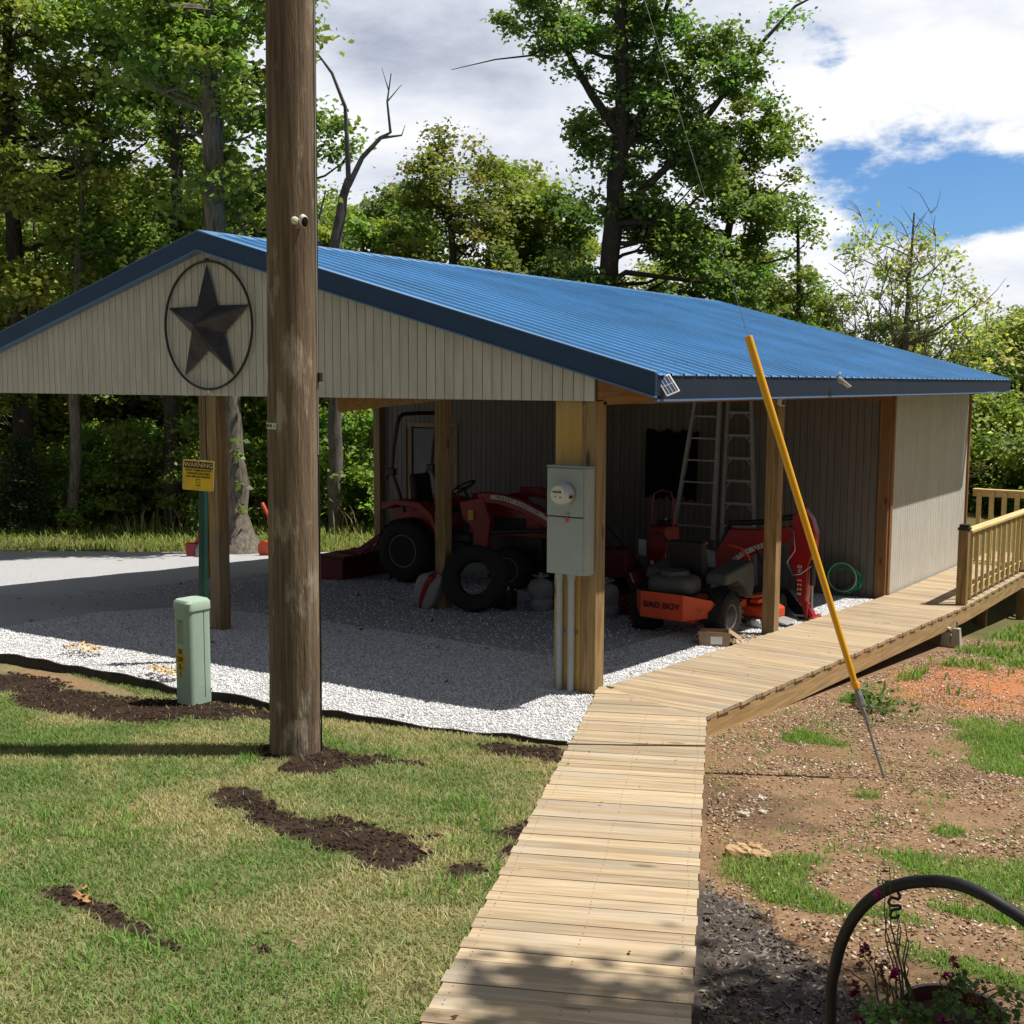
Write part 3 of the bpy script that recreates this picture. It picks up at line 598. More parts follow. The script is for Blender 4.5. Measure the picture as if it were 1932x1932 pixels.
MB().box(dx1, -.15, YD - .016, YD - .004, zf + .003, HB + .14).build('wall_backing', 'groove', B)
MB().box(-2 * HW + .1, -.1, YD - .05, YD - .031, HB - .09, HB).build('wall_cap', 'brown', B)
# upper infill so the sky does not show through the truss space
planks(-2 * HW, 0, YD + .03, .012, HB - .1, lambda x: rz_(x) - .2, 'upper_wall', 'wsiding_shaded', B)
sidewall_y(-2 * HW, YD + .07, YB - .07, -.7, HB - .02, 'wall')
MB().box(-2 * HW + .02, -.02, YB - .05, YB - .03, -.8, HB).build('wall', 'wsiding_shaded', B)
dr = MB().box(dx0 + .06, dx1 - .06, YD - .02, YD + .02, zf + .02, 1.78).build('door', M('door_dark', (.07, .085, .09), .4, ns=3, na=.2), B)
MB().lathe([(.0, -.06), (.028, -.055), (.03, -.03), (.012, -.02), (.012, 0)], (dx1 - .14, YD - .02, .66), 'y', 12).build('handle', 'steel', dr)
fm = MB().box(dx0 - .02, dx0 + .055, YD - .05, YD - .031, zf, 1.80); fm.box(dx1 - .055, dx1 + .02, YD - .05, YD - .031, zf, 1.80); fm.box(dx0 - .02, dx1 + .02, YD - .051, YD - .0305, 1.803, 1.88); fm.build('door_frame', 'postz', B)

# star ornament on the gable
ST = thing('star_ornament', 'large dark metal barn star inside a hoop, hung on the gable planks', 'wall star', (-4.524, -.045, 3.146))
rs = .652; mb = MB(); Rr, rr = .625, .245; pts = []
for k in range(10):
    a = PI / 2 + k * PI / 5; q = Rr if k % 2 == 0 else rr; pts.append((q * math.cos(a), 0, q * math.sin(a)))
vs = pts + [(0, -.20, 0), (0, .0, 0)]; mb.add(vs, [(k, (k + 1) % 10, 10) for k in range(10)] + [((k + 1) % 10, k, 11) for k in range(10)])
st = mb.build('star', M('star_metal', (.045, .04, .042), .42, .5, ns=7, na=.45, spec=.6), ST, loc=(0, -.012, 0))
st.data.materials[0].node_tree.nodes['Principled BSDF'].inputs['Roughness'].default_value = .38
MB().tube([((rs - .012) * math.cos(a * PI / 32), -.02, (rs - .012) * math.sin(a * PI / 32)) for a in range(64)], .013, 8, closed=True).build('hoop', 'blackm', ST, smooth=True)
MB().box(-.012, .012, -.03, 0, -rs - .03, -rs + .0).build('clip', 'white', ST); MB().box(-.02, .02, -.02, 0, rs, rs + .02).build('hook', 'blackm', ST)

# meter box on corner post
MT = thing('meter_box', 'tall grey electric meter box with round glass meter on the corner post board', 'meter box', (-.213, .0, 0))
ex0, ex1 = -.195, .195; mb = MB().box(ex0, ex1, -.115, .002, 1.018, 1.898); en = mb.build('enclosure', 'meter', MT, bevel=.006)
MB().box(ex0 - .006, ex1 + .006, -.122, .0, 1.9, 1.912).build('hood', 'meter', MT, bevel=.003)
MB().box(ex0 + .004, ex1 - .04, -.1225, -.1155, 1.50, 1.89).build('upper_cover', 'meter', MT, bevel=.003)
MB().box(ex0 + .004, ex1 - .04, -.1205, -.1155, 1.016, 1.487).build('lower_door', 'meter', MT, bevel=.003)
MB().box(ex0 + .001, ex1 - .036, -.1185, -.1154, 1.4885, 1.4985).build('door_gap', 'lens', MT)
mc = (-.01, 0, 1.685)
md = MB().lathe([(.098, -.1229), (.098, -.136), (.09, -.14)], mc, 'y', 32).build('meter_ring', 'steel', MT, smooth=True)
md = MB().lathe([(.084, -.141), (.082, -.225), (.076, -.238), (.0, -.241)], mc, 'y', 32).build('electric_meter', 'glass', MT, smooth=True)
MB().lathe([(.070, -.2415), (.068, -.2455), (.0, -.246)], mc, 'y', 28).build('dial', 'pale', md)
MB().box(-.045, .022, -.2485, -.2462, 1.698, 1.716).build('display', 'lens', md); MB().box(-.066, -.052, -.2485, -.2462, 1.702, 1.712).build('display', 'lens', md)
text('writing', '0 0 0 4 7', .013, 'meter', md, Matrix.Translation((-.011, -.249, 1.707)) @ Matrix.Rotation(PI / 2, 4, 'X'))
MB().box(-.04, -.027, -.2485, -.2462, 1.664, 1.672).build('mark', 'lens', md); MB().box(.005, .025, -.2485, -.2462, 1.660, 1.668).build('mark', 'ink', md); MB().box(.066, .085, -.20, -.17, 1.655, 1.68).build('mark', 'lens', md)
MB().prism([(-.005, 1.49), (.012, 1.50), (.017, 1.455), (-.010, 1.45)], -.131, -.124).build('seal_tag', 'rtag', MT)
MB().box(.0, .03, -.13, -.123, 1.512, 1.53).build('latch', 'galv', MT)
MB().box(ex1 - .0, ex1 + .0015, -.085, -.04, 1.05, 1.10).build('emboss_mark', 'meter', MT)
for cx, r_ in ((-.115, .030), (.0, .030)):
    MB().tube([(cx, -.036, -.06), (cx, -.036, 1.007)], r_, 16).build('conduit', 'conduit', MT, smooth=True); MB().tube([(cx, -.036, .965), (cx, -.036, 1.006)], r_ + .008, 16).build('coupling', 'conduit', MT, smooth=True)
    MB().box(cx - .045, cx + .045, -.004, .0035, .5, .53).build('strap', 'galv', MT)

# small solar panels and cameras
def solar(loc, rot, sz, label, group=None):
    t = thing('solar_panel', label, 'solar panel', loc); t.rotation_euler = rot; w, h = sz
    MB().box(-w / 2, w / 2, -h / 2, h / 2, -.012, .0).build('frame', 'white', t, bevel=.004)
    MB().box(-w / 2 + .012, w / 2 - .012, -h / 2 + .012, h / 2 - .012, .0, .003).build('cells', 'solar', t)
    g_ = MB()
    for k in range(1, 4): g_.box(-w / 2 + .012, w / 2 - .012, -h / 2 + k * h / 4 - .0015, -h / 2 + k * h / 4 + .0015, .003, .0045)
    g_.box(-.0015, .0015, -h / 2 + .012, h / 2 - .012, .0032, .0048); g_.build('grid_lines', 'pale', t); return t
t = solar((xe + .045, Y0 + .10, 2.575), (R(35), R(52), R(-8)), (.17, .12), 'white framed solar panel tilted on the near corner of the blue fascia'); MB().tube([(0, 0, -.012), (-.03, 0, -.06)], .014, 8).build('bracket', 'white', t)
t = solar((xe + .13, 3.86, 2.60), (R(-10), R(38), R(30)), (.15, .11), 'small solar panel on an arm halfway along the blue fascia')
MB().tube([(0, 0, -.012), (-.055, -.02, -.04), (-.105, -.01, .015)], .011, 8).build('arm', 'alu', t, smooth=True); MB().lathe([(.0, 0), (.032, .006), (.032, .02), (.0, .022)], (-.115, -.01, .02), 'x', 14).build('base', 'alu', t)
t = thing('security_camera', 'white bullet camera under the header by the middle side post', 'camera', (.075, 3.74, 2.40)); t.rotation_euler = (0, R(15), R(-35))
MB().box(-.03, .05, -.035, .035, -.045, .045).build('body', 'cream', t, bevel=.015); MB().box(.05, .056, -.024, .024, -.032, .032).build('lens', 'lens', t, bevel=.004); MB().tube([(-.03, 0, .0), (-.08, .03, .03)], .014, 8).build('mount', 'white', t)

# ============================================================ raised walk
DZ = lambda Y: .05 - .047 * min(Y, 7.8) - .014 * max(Y - 7.8, 0)
DK = thing('raised_walk', 'pale pine board walk running from the porch along the carport side', 'boardwalk')
# side deck boards along X
def yj(x): return .13 - .36 * x                                        # seam between the two walks
dv = []; mb = MB(); y = -.45; OX = 1.12; k = 0
while y < 14.0:
    yb_ = y + .106; xi = (.078 if (y < .16 or abs(y - YC) < .2 and False) else -.0) + .005 * math.sin(k * 3.1); xo = OX + .006 * math.sin(k * 1.7)
    if y > YD - .1: xi = .035
    if y < .15: xi = .085
    mid = y
    # clip against the seam
    poly = [(xi, y), (xo, y), (xo, yb_), (xi, yb_)]
    def clip(poly):
        out = []
        for i in range(len(poly)):
            a, b = poly[i], poly[(i + 1) % len(poly)]; fa = a[1] - yj(a[0]); fb = b[1] - yj(b[0])
            if fa >= 0: out.append(a)
            if (fa >= 0) != (fb >= 0): tt = fa / (fa - fb); out.append((a[0] + (b[0] - a[0]) * tt, a[1] + (b[1] - a[1]) * tt))
        return out
    c_ = clip(poly)
    if len(c_) >= 3:
        n = len(c_); tz = .0015 * math.sin(k * 5.3); vs = [(px, py, DZ(py) + tz) for px, py in c_] + [(px, py, DZ(py) + tz - .034) for px, py in c_]
        mb.add(vs, [tuple(range(n)), tuple(range(2 * n - 1, n - 1, -1))] + [(i, i + n, (i + 1) % n + n, (i + 1) % n) for i in range(n)])
    y += .109; k += 1
mb.build('decking', 'deckx', DK, bevel=.002)
def along(x0, x1, ya, yb, za, zb_, name, mat, bev=.003):               # board following the deck's fall, za/zb_ relative to the deck top
    vs = [(x_, y_, DZ(y_) + z_) for x_ in (x0, x1) for y_ in (ya, yb) for z_ in (za, zb_)]
    return MB().add(vs, [(0, 1, 3, 2), (4, 6, 7, 5), (0, 4, 5, 1), (2, 3, 7, 6), (0, 2, 6, 4), (1, 5, 7, 3)]).build(name, mat, DK, bevel=bev)
along(OX - .045, OX - .008, yj(OX) + .03, 4.2, -.225, -.036, 'rim_board', 'decky'); along(OX - .045, OX - .008, 4.204, 7.8, -.225, -.036, 'rim_board', 'decky'); along(OX - .045, OX - .008, 7.804, 14, -.225, -.036, 'rim_board', 'decky')
along(.12, .16, .3, 7.8, -.2, -.036, 'joist', 'decky'); along(.55, .59, 0, 7.8, -.2, -.036, 'joist', 'decky')
# angled walk
U = Vector((.413, -.911, 0)).normalized(); P_ = Vector((.911, .413, 0)).normalized(); O_ = Vector((.61, -.20, .058)); SL = .067
mb = MB(); s = -.62; k = 0
def bwp(s, w, dz=0): v = O_ + U * s + P_ * w; return (v.x, v.y, O_.z + SL * max(s, -1) + dz)
while s < 7.2:
    l = -.455 + .006 * math.sin(k * 2.3); r_ = .455 + .004 * math.sin(k * 1.9)
    a, b = s, s + .1025; poly = [(l, a), (r_, a), (r_, b), (l, b)]; pw = [(O_ + U * q[1] + P_ * q[0]) for q in poly]
    pp = [(v.x, v.y, q[1]) for v, q in zip(pw, poly)]
    out = []
    for i in range(4):
        A, Bq = pp[i], pp[(i + 1) % 4]; fa = yj(A[0]) - .006 - A[1]; fb = yj(Bq[0]) - .006 - Bq[1]
        if fa >= 0: out.append(A)
        if (fa >= 0) != (fb >= 0): tt = fa / (fa - fb); out.append(tuple(A[j] + (Bq[j] - A[j]) * tt for j in range(3)))
    if len(out) >= 3:
        tz = .0018 * math.sin(k * 4.1); n = len(out); vs = [(q[0], q[1], O_.z + SL * max(q[2], 0) + tz) for q in out] + [(q[0], q[1], O_.z + SL * max(q[2], 0) + tz - .034) for q in out]
        mb.add(vs, [tuple(range(n)), tuple(range(2 * n - 1, n - 1, -1))] + [(i, i + n, (i + 1) % n + n, (i + 1) % n) for i in range(n)])
    s += .1055 if k != 12 else .116; k += 1
# boards filling the wedge up to the seam
nb_ = len(mb.f)
for kk in range(66):
    for w_ in (-.405, 0, .405):
        for d_ in (.03 + .012 * math.sin(kk * 3.3 + w_ * 5), .075 + .01 * math.sin(kk * 1.3)):
            s_ = -.62 + kk * .1055 + d_ + (.0105 if kk > 12 else 0)
            if s_ < .25: continue
            x_, y_, z_ = bwp(s_, w_ + .006 * math.sin(kk * 7.1 + w_ * 9), .0012); mb.box(x_ - .0024, x_ + .0024, y_ - .0024, y_ + .0024, z_, z_ + .0012)
bwk = mb.build('decking', None or wood('deck_pine_walk', (.48, .38, .255), (.34, .25, .15), 0, .2), DK, bevel=.002)
bwk.data.materials.append(MAT['rim'])
for p_ in list(bwk.data.polygons)[nb_:]: p_.material_index = 1
# grain must run across the walk: turn the mesh frame
ang = math.atan2(P_.y, P_.x); rot = Matrix.Rotation(-ang, 4, 'Z'); bwk.data.transform(rot); bwk.rotation_euler = (0, 0, ang)
for w0 in (-.42, .385, -.02):
    vs = [bwp(s_, w_, z_) for w_ in (w0, w0 + .036) for s_ in (.25, 7.2) for z_ in (-.16, -.036)]
    MB().add(vs, [(0, 1, 3, 2), (4, 6, 7, 5), (0, 4, 5, 1), (2, 3, 7, 6), (0, 2, 6, 4), (1, 5, 7, 3)]).build('joist', 'decky', DK)
# railing
RX = OX - .005
rp_ = MB().box(RX - .125, RX + .0, 7.72, 7.845, DZ(7.8) - .02, DZ(7.8) + 1.0).build('rail_post', 'postz', DK, bevel=.004)
cp = MB().box(RX - .135, RX + .01, 7.71, 7.855, DZ(7.8) + 1.0, DZ(7.8) + 1.035); cp.box(RX - .12, RX - .005, 7.725, 7.84, DZ(7.8) + 1.036, DZ(7.8) + 1.075); cp.build('post_cap', 'blackp', rp_, bevel=.004)
along(RX - .13, RX + .02, 7.865, 14, .955, .99, 'handrail', 'rail'); along(RX - .085, RX - .045, 7.86, 14, .86, .953, 'top_rail', 'rail'); along(RX - .085, RX - .045, 7.86, 14, .10, .19, 'bottom_rail', 'rail')
y = 8.02
while y < 13.9: MB().box(RX - .042, RX - .004, y, y + .038, DZ(y) + .07, DZ(y) + .93).build('baluster', 'rail', DK, bevel=.002); y += .33
MB().box(RX - .13, RX, 11.6, 11.73, DZ(11.6) - 1.3, DZ(11.6) + .95).build('rail_post', 'postz', DK, bevel=.004)
# far cross railing
zq = .84; mb = MB().box(.05, 3.0, 12.42, 12.56, zq - .035, zq); mb.build('handrail', 'rail', DK, bevel=.003)
MB().box(.05, 3.0, 12.46, 12.50, zq - .125, zq - .037).build('top_rail', 'rail', DK); MB().box(.05, 3.0, 12.46, 12.50, -.45, -.36).build('bottom_rail', 'rail', DK)
x = .12
while x < 3: MB().box(x, x + .075, 12.42, 12.458, -.48, zq - .04).build('baluster', 'rail', DK, bevel=.002); x += .2
MB().box(1.0, 2.9, 12.2, 14.0, DZ(13) - .036, DZ(13)).build('landing', 'deckx', DK)
# supports
for i_, (y_, bx) in enumerate(((2.3, OX - .18), (6.9, OX - .02), (9.6, OX - .2), (11.3, OX - .0))):
    gz_ = Gf(bx, y_)
    if i_ == 1:
        for dx_, hh in ((0, .40), (.12, .44)):
            q = .07; MB().add([(bx + dx_ - q, y_ - q, gz_ - .05), (bx + dx_ + q, y_ - q, gz_ - .05), (bx + dx_ + q, y_ + q, gz_ - .05), (bx + dx_ - q, y_ + q, gz_ - .05), (bx + dx_ - .04, y_ - .04, gz_ + .25), (bx + dx_ + .04, y_ - .04, gz_ + .25), (bx + dx_ + .04, y_ + .04, gz_ + .25), (bx + dx_ - .04, y_ + .04, gz_ + .25)],
                [(3, 2, 1, 0), (4, 5, 6, 7), (0, 1, 5, 4), (1, 2, 6, 5), (2, 3, 7, 6), (3, 0, 4, 7)]).build('footing', 'conc', DK, bevel=.006)
        MB().tube([(bx + .12, y_, gz_ + .2), (bx + .12, y_, DZ(y_) - .1)], .012, 6).build('ground_rod', 'galv', DK)
    MB().box(bx - .06, bx + .06, y_ - .06, y_ + .06, gz_ + (.2 if i_ == 1 else -.1), DZ(y_) - .2).build('support_post', 'brown', DK)

# ============================================================ utility pole
PL = thing('utility_pole', 'thick weathered brown wooden utility pole standing in the lawn', 'utility pole', (-.9, -2.58, 0))
def polemat():
    m = M('pole_wood', (.255, .19, .13), .9, ns=1.3, st=(5, 5, .55), c2=(.11, .08, .055), bump=.8, bs=16, spec=.15); t = m.node_tree; n = t.nodes; L = t.links.new; b = n['Principled BSDF']
    src = b.inputs['Base Color'].links[0].from_socket
    tcn = n.new('ShaderNodeTexCoord'); mp = n.new('ShaderNodeMapping'); mp.inputs['Scale'].default_value = (2.2, 2.2, .8); L(tcn.outputs['Object'], mp.inputs[0])
    x = n.new('ShaderNodeTexNoise'); x.inputs['Scale'].default_value = 2.6; x.inputs['Detail'].default_value = 6; x.inputs['Roughness'].default_value = .65; L(mp.outputs[0], x.inputs['Vector'])
    mr = n.new('ShaderNodeMapRange'); L(x.outputs['Fac'], mr.inputs[0]); mr.inputs[1].default_value = .54; mr.inputs[2].default_value = .64
    q = n.new('ShaderNodeMix'); q.data_type = 'RGBA'; L(mr.outputs[0], q.inputs[0]); L(src, q.inputs[6]); q.inputs[7].default_value = (.36, .30, .235, 1)
    # long fine grain streaks
    mp2 = n.new('ShaderNodeMapping'); mp2.inputs['Scale'].default_value = (34, 34, 1.0); L(tcn.outputs['Object'], mp2.inputs[0])
    y = n.new('ShaderNodeTexNoise'); y.inputs['Scale'].default_value = 1.6; y.inputs['Detail'].default_value = 5; L(mp2.outputs[0], y.inputs['Vector'])
    v = n.new('ShaderNodeMapRange'); L(y.outputs['Fac'], v.inputs[0]); v.inputs[1].default_value = .3; v.inputs[2].default_value = .7; v.inputs[3].default_value = .62; v.inputs[4].default_value = 1.3
    cc = n.new('ShaderNodeCombineXYZ'); [L(v.outputs[0], cc.inputs[i]) for i in range(3)]
    q2 = n.new('ShaderNodeMix'); q2.data_type = 'RGBA'; q2.blend_type = 'MULTIPLY'; q2.inputs[0].default_value = 1; L(q.outputs[2], q2.inputs[6]); L(cc.outputs[0], q2.inputs[7])
    L(q2.outputs[2], b.inputs['Base Color']); return m
pm = polemat(); mb = MB(); pts = []; seg = 40; rows = 150; PH = 14.2
for i in range(rows):
    h = -.3 + (PH + .3) * (i / (rows - 1)) ** 1.6; r_ = .176 - .0042 * max(h, 0)
    for k in range(seg):
        a = 2 * PI * k / seg; q = r_ * (1 + .012 * math.sin(3 * a + h * .7) + .010 * math.sin(7 * a + h * 2.1) + .008 * math.sin(13 * a - h * .9) + .006 * random.uniform(-1, 1))
        if abs((h + .35 + .03 * math.sin(a * 2)) % 1.22 - .6) < .02 and 0 < h < 6: q *= .972
        pts.append((q * math.cos(a) + .0075 * h, q * math.sin(a) + .0045 * h, h))
mb.add(pts, [(i * seg + k, i * seg + (k + 1) % seg, (i + 1) * seg + (k + 1) % seg, (i + 1) * seg + k) for i in range(rows - 1) for k in range(seg)] + [tuple((rows - 1) * seg + k for k in range(seg))])
mb.build('pole', pm, PL, smooth=True)
ra = math.atan2(_r.y, _r.x)                                            # cable runs on the right-hand flank
def onpole(h, a, d=0): r_ = .176 - .0042 * h + d; return (r_ * math.cos(a) + .0075 * h, r_ * math.sin(a) + .0045 * h, h)
MB().tube([onpole(h, ra - .10 + .02 * math.sin(h * 3), .006) for h in np.arange(2.1, 13, .3)], .005, 6).build('white_cable', 'hosew', PL)
MB().tube([onpole(h, ra - .02 + .03 * math.sin(h * 2.1), .008) for h in np.arange(.0, 13, .3)], .006, 6).build('black_cable', 'blackp', PL)
MB().box(-.012, .012, -.015, .015, -.03, .03, Matrix.Translation(onpole(2.62, ra - .05, .02))).build('cable_clip', 'blackp', PL)
# number tag
ta = math.atan2(-.14 * 1, -.03) ; ta = math.atan2(-(_h.y) * .62 - _r.y * .78, -(_h.x) * .62 - _r.x * .78)
tm = Matrix.Translation(onpole(2.295, ta, .002)) @ Matrix.Rotation(ta + PI / 2, 4, 'Z') @ Matrix.Rotation(PI / 2, 4, 'X')
TG = MB()
w, h = .066, .021
for i in range(8):
    a0 = -w + i * w / 4; a1 = a0 + w / 4; f0 = -(a0 ** 2) * 2.7; f1 = -(a1 ** 2) * 2.7
    TG.add([(a0, -h, f0 + .001), (a1, -h, f1 + .001), (a1, h, f1 + .001), (a0, h, f0 + .001), (a0, -h, f0 + .004), (a1, -h, f1 + .004), (a1, h, f1 + .004), (a0, h, f0 + .004)], [(3, 2, 1, 0), (4, 5, 6, 7), (0, 1, 5, 4), (1, 2, 6, 5), (2, 3, 7, 6), (3, 0, 4, 7)])
tg = TG.build('number_tag', 'pale', PL); tg.matrix_local = tm
wr = text('writing', '10 19', .030, 'ink', tg, Matrix.Translation((-.006, 0, .006))); MB().lathe([(0, .004), (.005, .0045), (.005, .007), (0, .0075)], (.055, 0, -.006)).build('nail', 'lens', tg)
# camera on pole
ca = math.atan2(-_h.y * .95 + _r.y * .30, -_h.x * .95 + _r.x * .30); bp_ = Vector(onpole(3.63, ca, 0))
t = thing('security_camera', 'white bullet camera with black face screwed to the utility pole', 'camera', Vector((-.9, -2.58, 0)) + bp_)
dirv = Vector((math.cos(ca), math.sin(ca), 0)); sidev = Vector((-dirv.y, dirv.x, 0)) 
MB().lathe([(0, 0), (.024, .0), (.026, .016), (.018, .03), (0, .034)], (0, 0, 0), 'z', 18, Matrix.Rotation(0, 4, 'Z') @ dirv.to_track_quat('Z', 'Y').to_matrix().to_4x4()).build('mount', 'cream', t, smooth=True)
fd = (-_h * .80 + _r * .34 - _u * .30).normalized(); q = fd.to_track_quat('Z', 'Y').to_matrix().to_4x4(); c0 = dirv * .035 + _r * .052 + _u * -.002
MB().lathe([(0, -.045), (.022, -.043), (.031, -.02), (.032, .035), (.030, .046), (0, .047)], c0, 'z', 22, q @ Matrix.Diagonal((.82, 1.2, 1, 1))).build('body', 'white', t, smooth=True)
MB().lathe([(0, .0475), (.026, .0475), (.026, .051), (0, .052)], c0, 'z', 22, q @ Matrix.Diagonal((.82, 1.2, 1, 1))).build('lens', 'lens', t)
# guy wire
A = Vector((2.55, -.46, -.08)); T_ = Vector((-.812, -2.527, 11.75)); gd = (T_ - A).normalized()
GW = thing('guy_wire', 'steel guy wire with long yellow plastic guard anchored in the dirt', 'guy wire', A); at = lambda s_: gd * s_
L_ = (T_ - A).length
MB().tube([at(-.15), at(.42)], .009, 8).build('anchor_rod', 'galv', GW); e_ = Vector(at(.44)); pr = gd.cross(Vector((0, 0, 1))).normalized()
MB().tube([at(.38) , at(.40) + pr * .03, at(.47) + pr * .038, at(.53) + pr * .012, at(.53) - pr * .012, at(.47) - pr * .038, at(.40) - pr * .03], .009, 8, closed=True).build('anchor_eye', 'galv', GW, smooth=True)
MB().tube([at(.50), at(.54), at(.60), at(.66)], [.012, .03, .026, .014], 8).build('clamp', 'galv', GW)
MB().tube([at(.6), at(L_)], .0024, 6).build('wire', 'galv', GW)
MB().tube([at(.66), at(3.14)], [.021, .027], 14).build('guard', 'guard', GW, smooth=True); MB().tube([at(.655), at(.70)], .025, 14).build('guard_collar', 'guard', GW, smooth=True)

deckz = lambda X, Y: np.where(Y > .13 - .36 * X, .05 - .047 * np.minimum(Y, 7.8) - .014 * np.clip(Y - 7.8, 0, 9), .058 + .067 * np.clip((X - .61) * .413 - (Y + .2) * .911, 0, 9)) + .003
ondeck = lambda X, Y: np.where(Y > .13 - .36 * X, (X > .05) & (X < 1.08), np.abs((X - .61) * .911 + (Y + .2) * .413) < .43)
scatter_chips(260, 0, 3.6, -6, 9, .008, .035, .45, 'leaf_litter', ondeck, ccol([(.12, .07, .04), (.22, .13, .07), (.06, .04, .03), (.35, .26, .16)]), 'scraps of bark and dry leaves lying on the board walk', 'leaf litter', .002, .8, zf=deckz)
# ============================================================ trees
GC = {'mid': (.22, .30, .075), 'yel': (.32, .37, .09), 'dark': (.15, .225, .068), 'light': (.42, .47, .19), 'oliv': (.26, .29, .10), 'brt': (.25, .38, .09)}
def leafcloud(rng, C, n, rc, ls, col, var=.25, flat=.55, cvar=.22):
    """n leaves round every clump centre C; each leaf a small pointed blade"""
    m_ = len(C); tot = m_ * n; cen = np.repeat(C, n, 0); rr = np.repeat(rng.uniform(rc * .6, rc * 1.4, m_), n)[:, None]
    off = rng.normal(0, .5, (tot, 3)) * rr; off[:, 2] *= flat; P = cen + off
    a = rng.uniform(0, 6.28, tot); dr_ = np.stack([np.cos(a), np.sin(a), rng.normal(-.25, .45, tot)], 1); dr_ /= np.linalg.norm(dr_, axis=1)[:, None]
    nn = np.stack([rng.normal(0, 1.0, tot), rng.normal(0, 1.0, tot), np.ones(tot)], 1); sdv = np.cross(dr_, nn); sdv /= np.linalg.norm(sdv, axis=1)[:, None]
    L_ = (ls * rng.uniform(.6, 1.35, tot))[:, None]; w = L_ * rng.uniform(.28, .42, (tot, 1)); fold = np.cross(sdv, dr_) * w * .35
    V = np.stack([P, P + dr_ * L_ * .45 - sdv * w + fold, P + dr_ * L_, P + dr_ * L_ * .55 + sdv * w + fold], 1)
    cc = np.array(col)[None] * np.repeat(rng.uniform(1 - cvar, 1 + cvar, (m_, 1)), n, 0) * rng.uniform(1 - var, 1 + var, (tot, 1)); cc = cc * (1 + np.repeat(rng.normal(0, .10, (m_, 3)), n, 0) * np.array([1, .4, .6]))
    return V.reshape(-1, 3), np.arange(tot * 4).reshape(tot, 4), np.repeat(np.clip(cc, .004, 1), 4, 0)
def clumps(rng, blobs, dens, thr=.42, sc=.9):
    out = []
    for (cx, cy, cz, rx, ry, rz) in blobs:
        n = max(3, int(dens * 1.9 * (rx * ry + rx * rz + ry * rz)))
        d = rng.normal(0, 1, (n * 2, 3)); d /= np.linalg.norm(d, axis=1)[:, None]; q = rng.random((n * 2, 1)) ** .42; P = d * q * np.array([rx, ry, rz]) + np.array([cx, cy, cz])
        k = fbm(P[:, 0] + P[:, 2] * .7, P[:, 1] * .8 + P[:, 2], sc, 2) > thr; out.append(P[k][:n])
    return np.concatenate(out)
def limb(mb, a, b, r0, r1, rng, seg=6, n=5, sag=.12):
    a = np.array(a, float); b = np.array(b, float); L_ = np.linalg.norm(b - a); pts = []
    w = rng.normal(0, .07 * L_, 3); w2 = rng.normal(0, .05 * L_, 3)
    for i in range(n + 1): t = i / n; p = a + (b - a) * t + w * math.sin(PI * t) + w2 * math.sin(2 * PI * t) + np.array([0, 0, -sag * L_ * math.sin(PI * t)]); pts.append(p)
    mb.tube([tuple(p) for p in pts], [r0 + (r1 - r0) * i / n for i in range(n + 1)], seg, cap=False); return pts
def make_tree(name, label, cat, loc, trunk, blobs, col='mid', nl=46, rc=.42, ls=.15, dens=3.2, bark='barkd', nlimb=30, seed=1, group=None, extra=None, thr=.42, flare=0, crown=True, lm=1.0, cvar=.22):
    rng = np.random.default_rng(seed); t = thing(name, label, cat, loc, 0, group); mb = MB()
    pts = [p[:3] for p in trunk]; rs = [p[3] for p in trunk]
    # resample trunk with slight irregularity
    P = []; Rr = []
    for i in range(len(pts) - 1):
        k_ = max(2, int((Vector(pts[i + 1]) - Vector(pts[i])).length / .45))
        for j in range(k_):
            q = j / k_; p = Vector(pts[i]).lerp(Vector(pts[i + 1]), q); P.append(p + Vector((rng.normal(0, .02), rng.normal(0, .02), 0))); Rr.append((rs[i] + (rs[i + 1] - rs[i]) * q) * rng.uniform(.95, 1.05))
    P.append(Vector(pts[-1])); Rr.append(rs[-1])
    if flare: Rr[0] *= flare; Rr[1] *= 1 + (flare - 1) * .35
    mb.tube(P, Rr, 12, cap=False)
    C = clumps(rng, blobs, dens, thr) if crown else np.zeros((0, 3))
    if len(C):
        idx = rng.choice(len(C), min(nlimb, len(C)), replace=False); Pz = np.array([tuple(p) for p in P])
        for ii in idx:
            c_ = C[ii]; d = np.linalg.norm(Pz[:, :2] - c_[:2], axis=1); want = c_[2] - .55 * d.min(); j = int(np.argmin(np.abs(Pz[:, 2] - np.clip(want, Pz[:, 2].min() + .25 * np.ptp(Pz[:, 2]), Pz[:, 2].max()))))
            r_ = min(Rr[j] * .5, .03 + .014 * np.linalg.norm(c_ - Pz[j])); q = limb(mb, Pz[j], c_, r_, .008, rng, 5)
            for b in range(2):
                cc = C[rng.integers(len(C))]; s_ = q[3]
                if np.linalg.norm(cc - s_) < 1.6: limb(mb, s_, cc, r_ * .45, .006, rng, 4, 4)
    if extra: extra(mb, rng)
    mb.build('trunk', bark, t, smooth=True)
    if len(C):
        V, F, cc = leafcloud(rng, C, int(nl * 2.4), rc, ls * .86, np.array(GC[col]) * lm, cvar=cvar); npmesh('crown', V, F, 'leaf', cc, t)
    return t
def copytree(src, loc, rz=0, sc=1, label=None, group=None, szl=None):
    o = src.copy(); COL.objects.link(o); o.location = loc; o.rotation_euler = (0, 0, rz); o.scale = (sc, sc, szl or sc)
    if label: o['label'] = label
    if group: o['group'] = group
    for ch in list(src.children):
        c_ = ch.copy(); COL.objects.link(c_); c_.parent = o
    return o
def gl(lat, dep, dz=0): x, y = fr(lat, dep); return (x, y, Gf(x, y) - .05 + dz)
cr_, sr_ = _r.x, _r.y
def lf(l, d, z): return (l * _r.x + d * _h.x, l * _r.y + d * _h.y, z)   # offset (right, away, up) in the viewer's frame
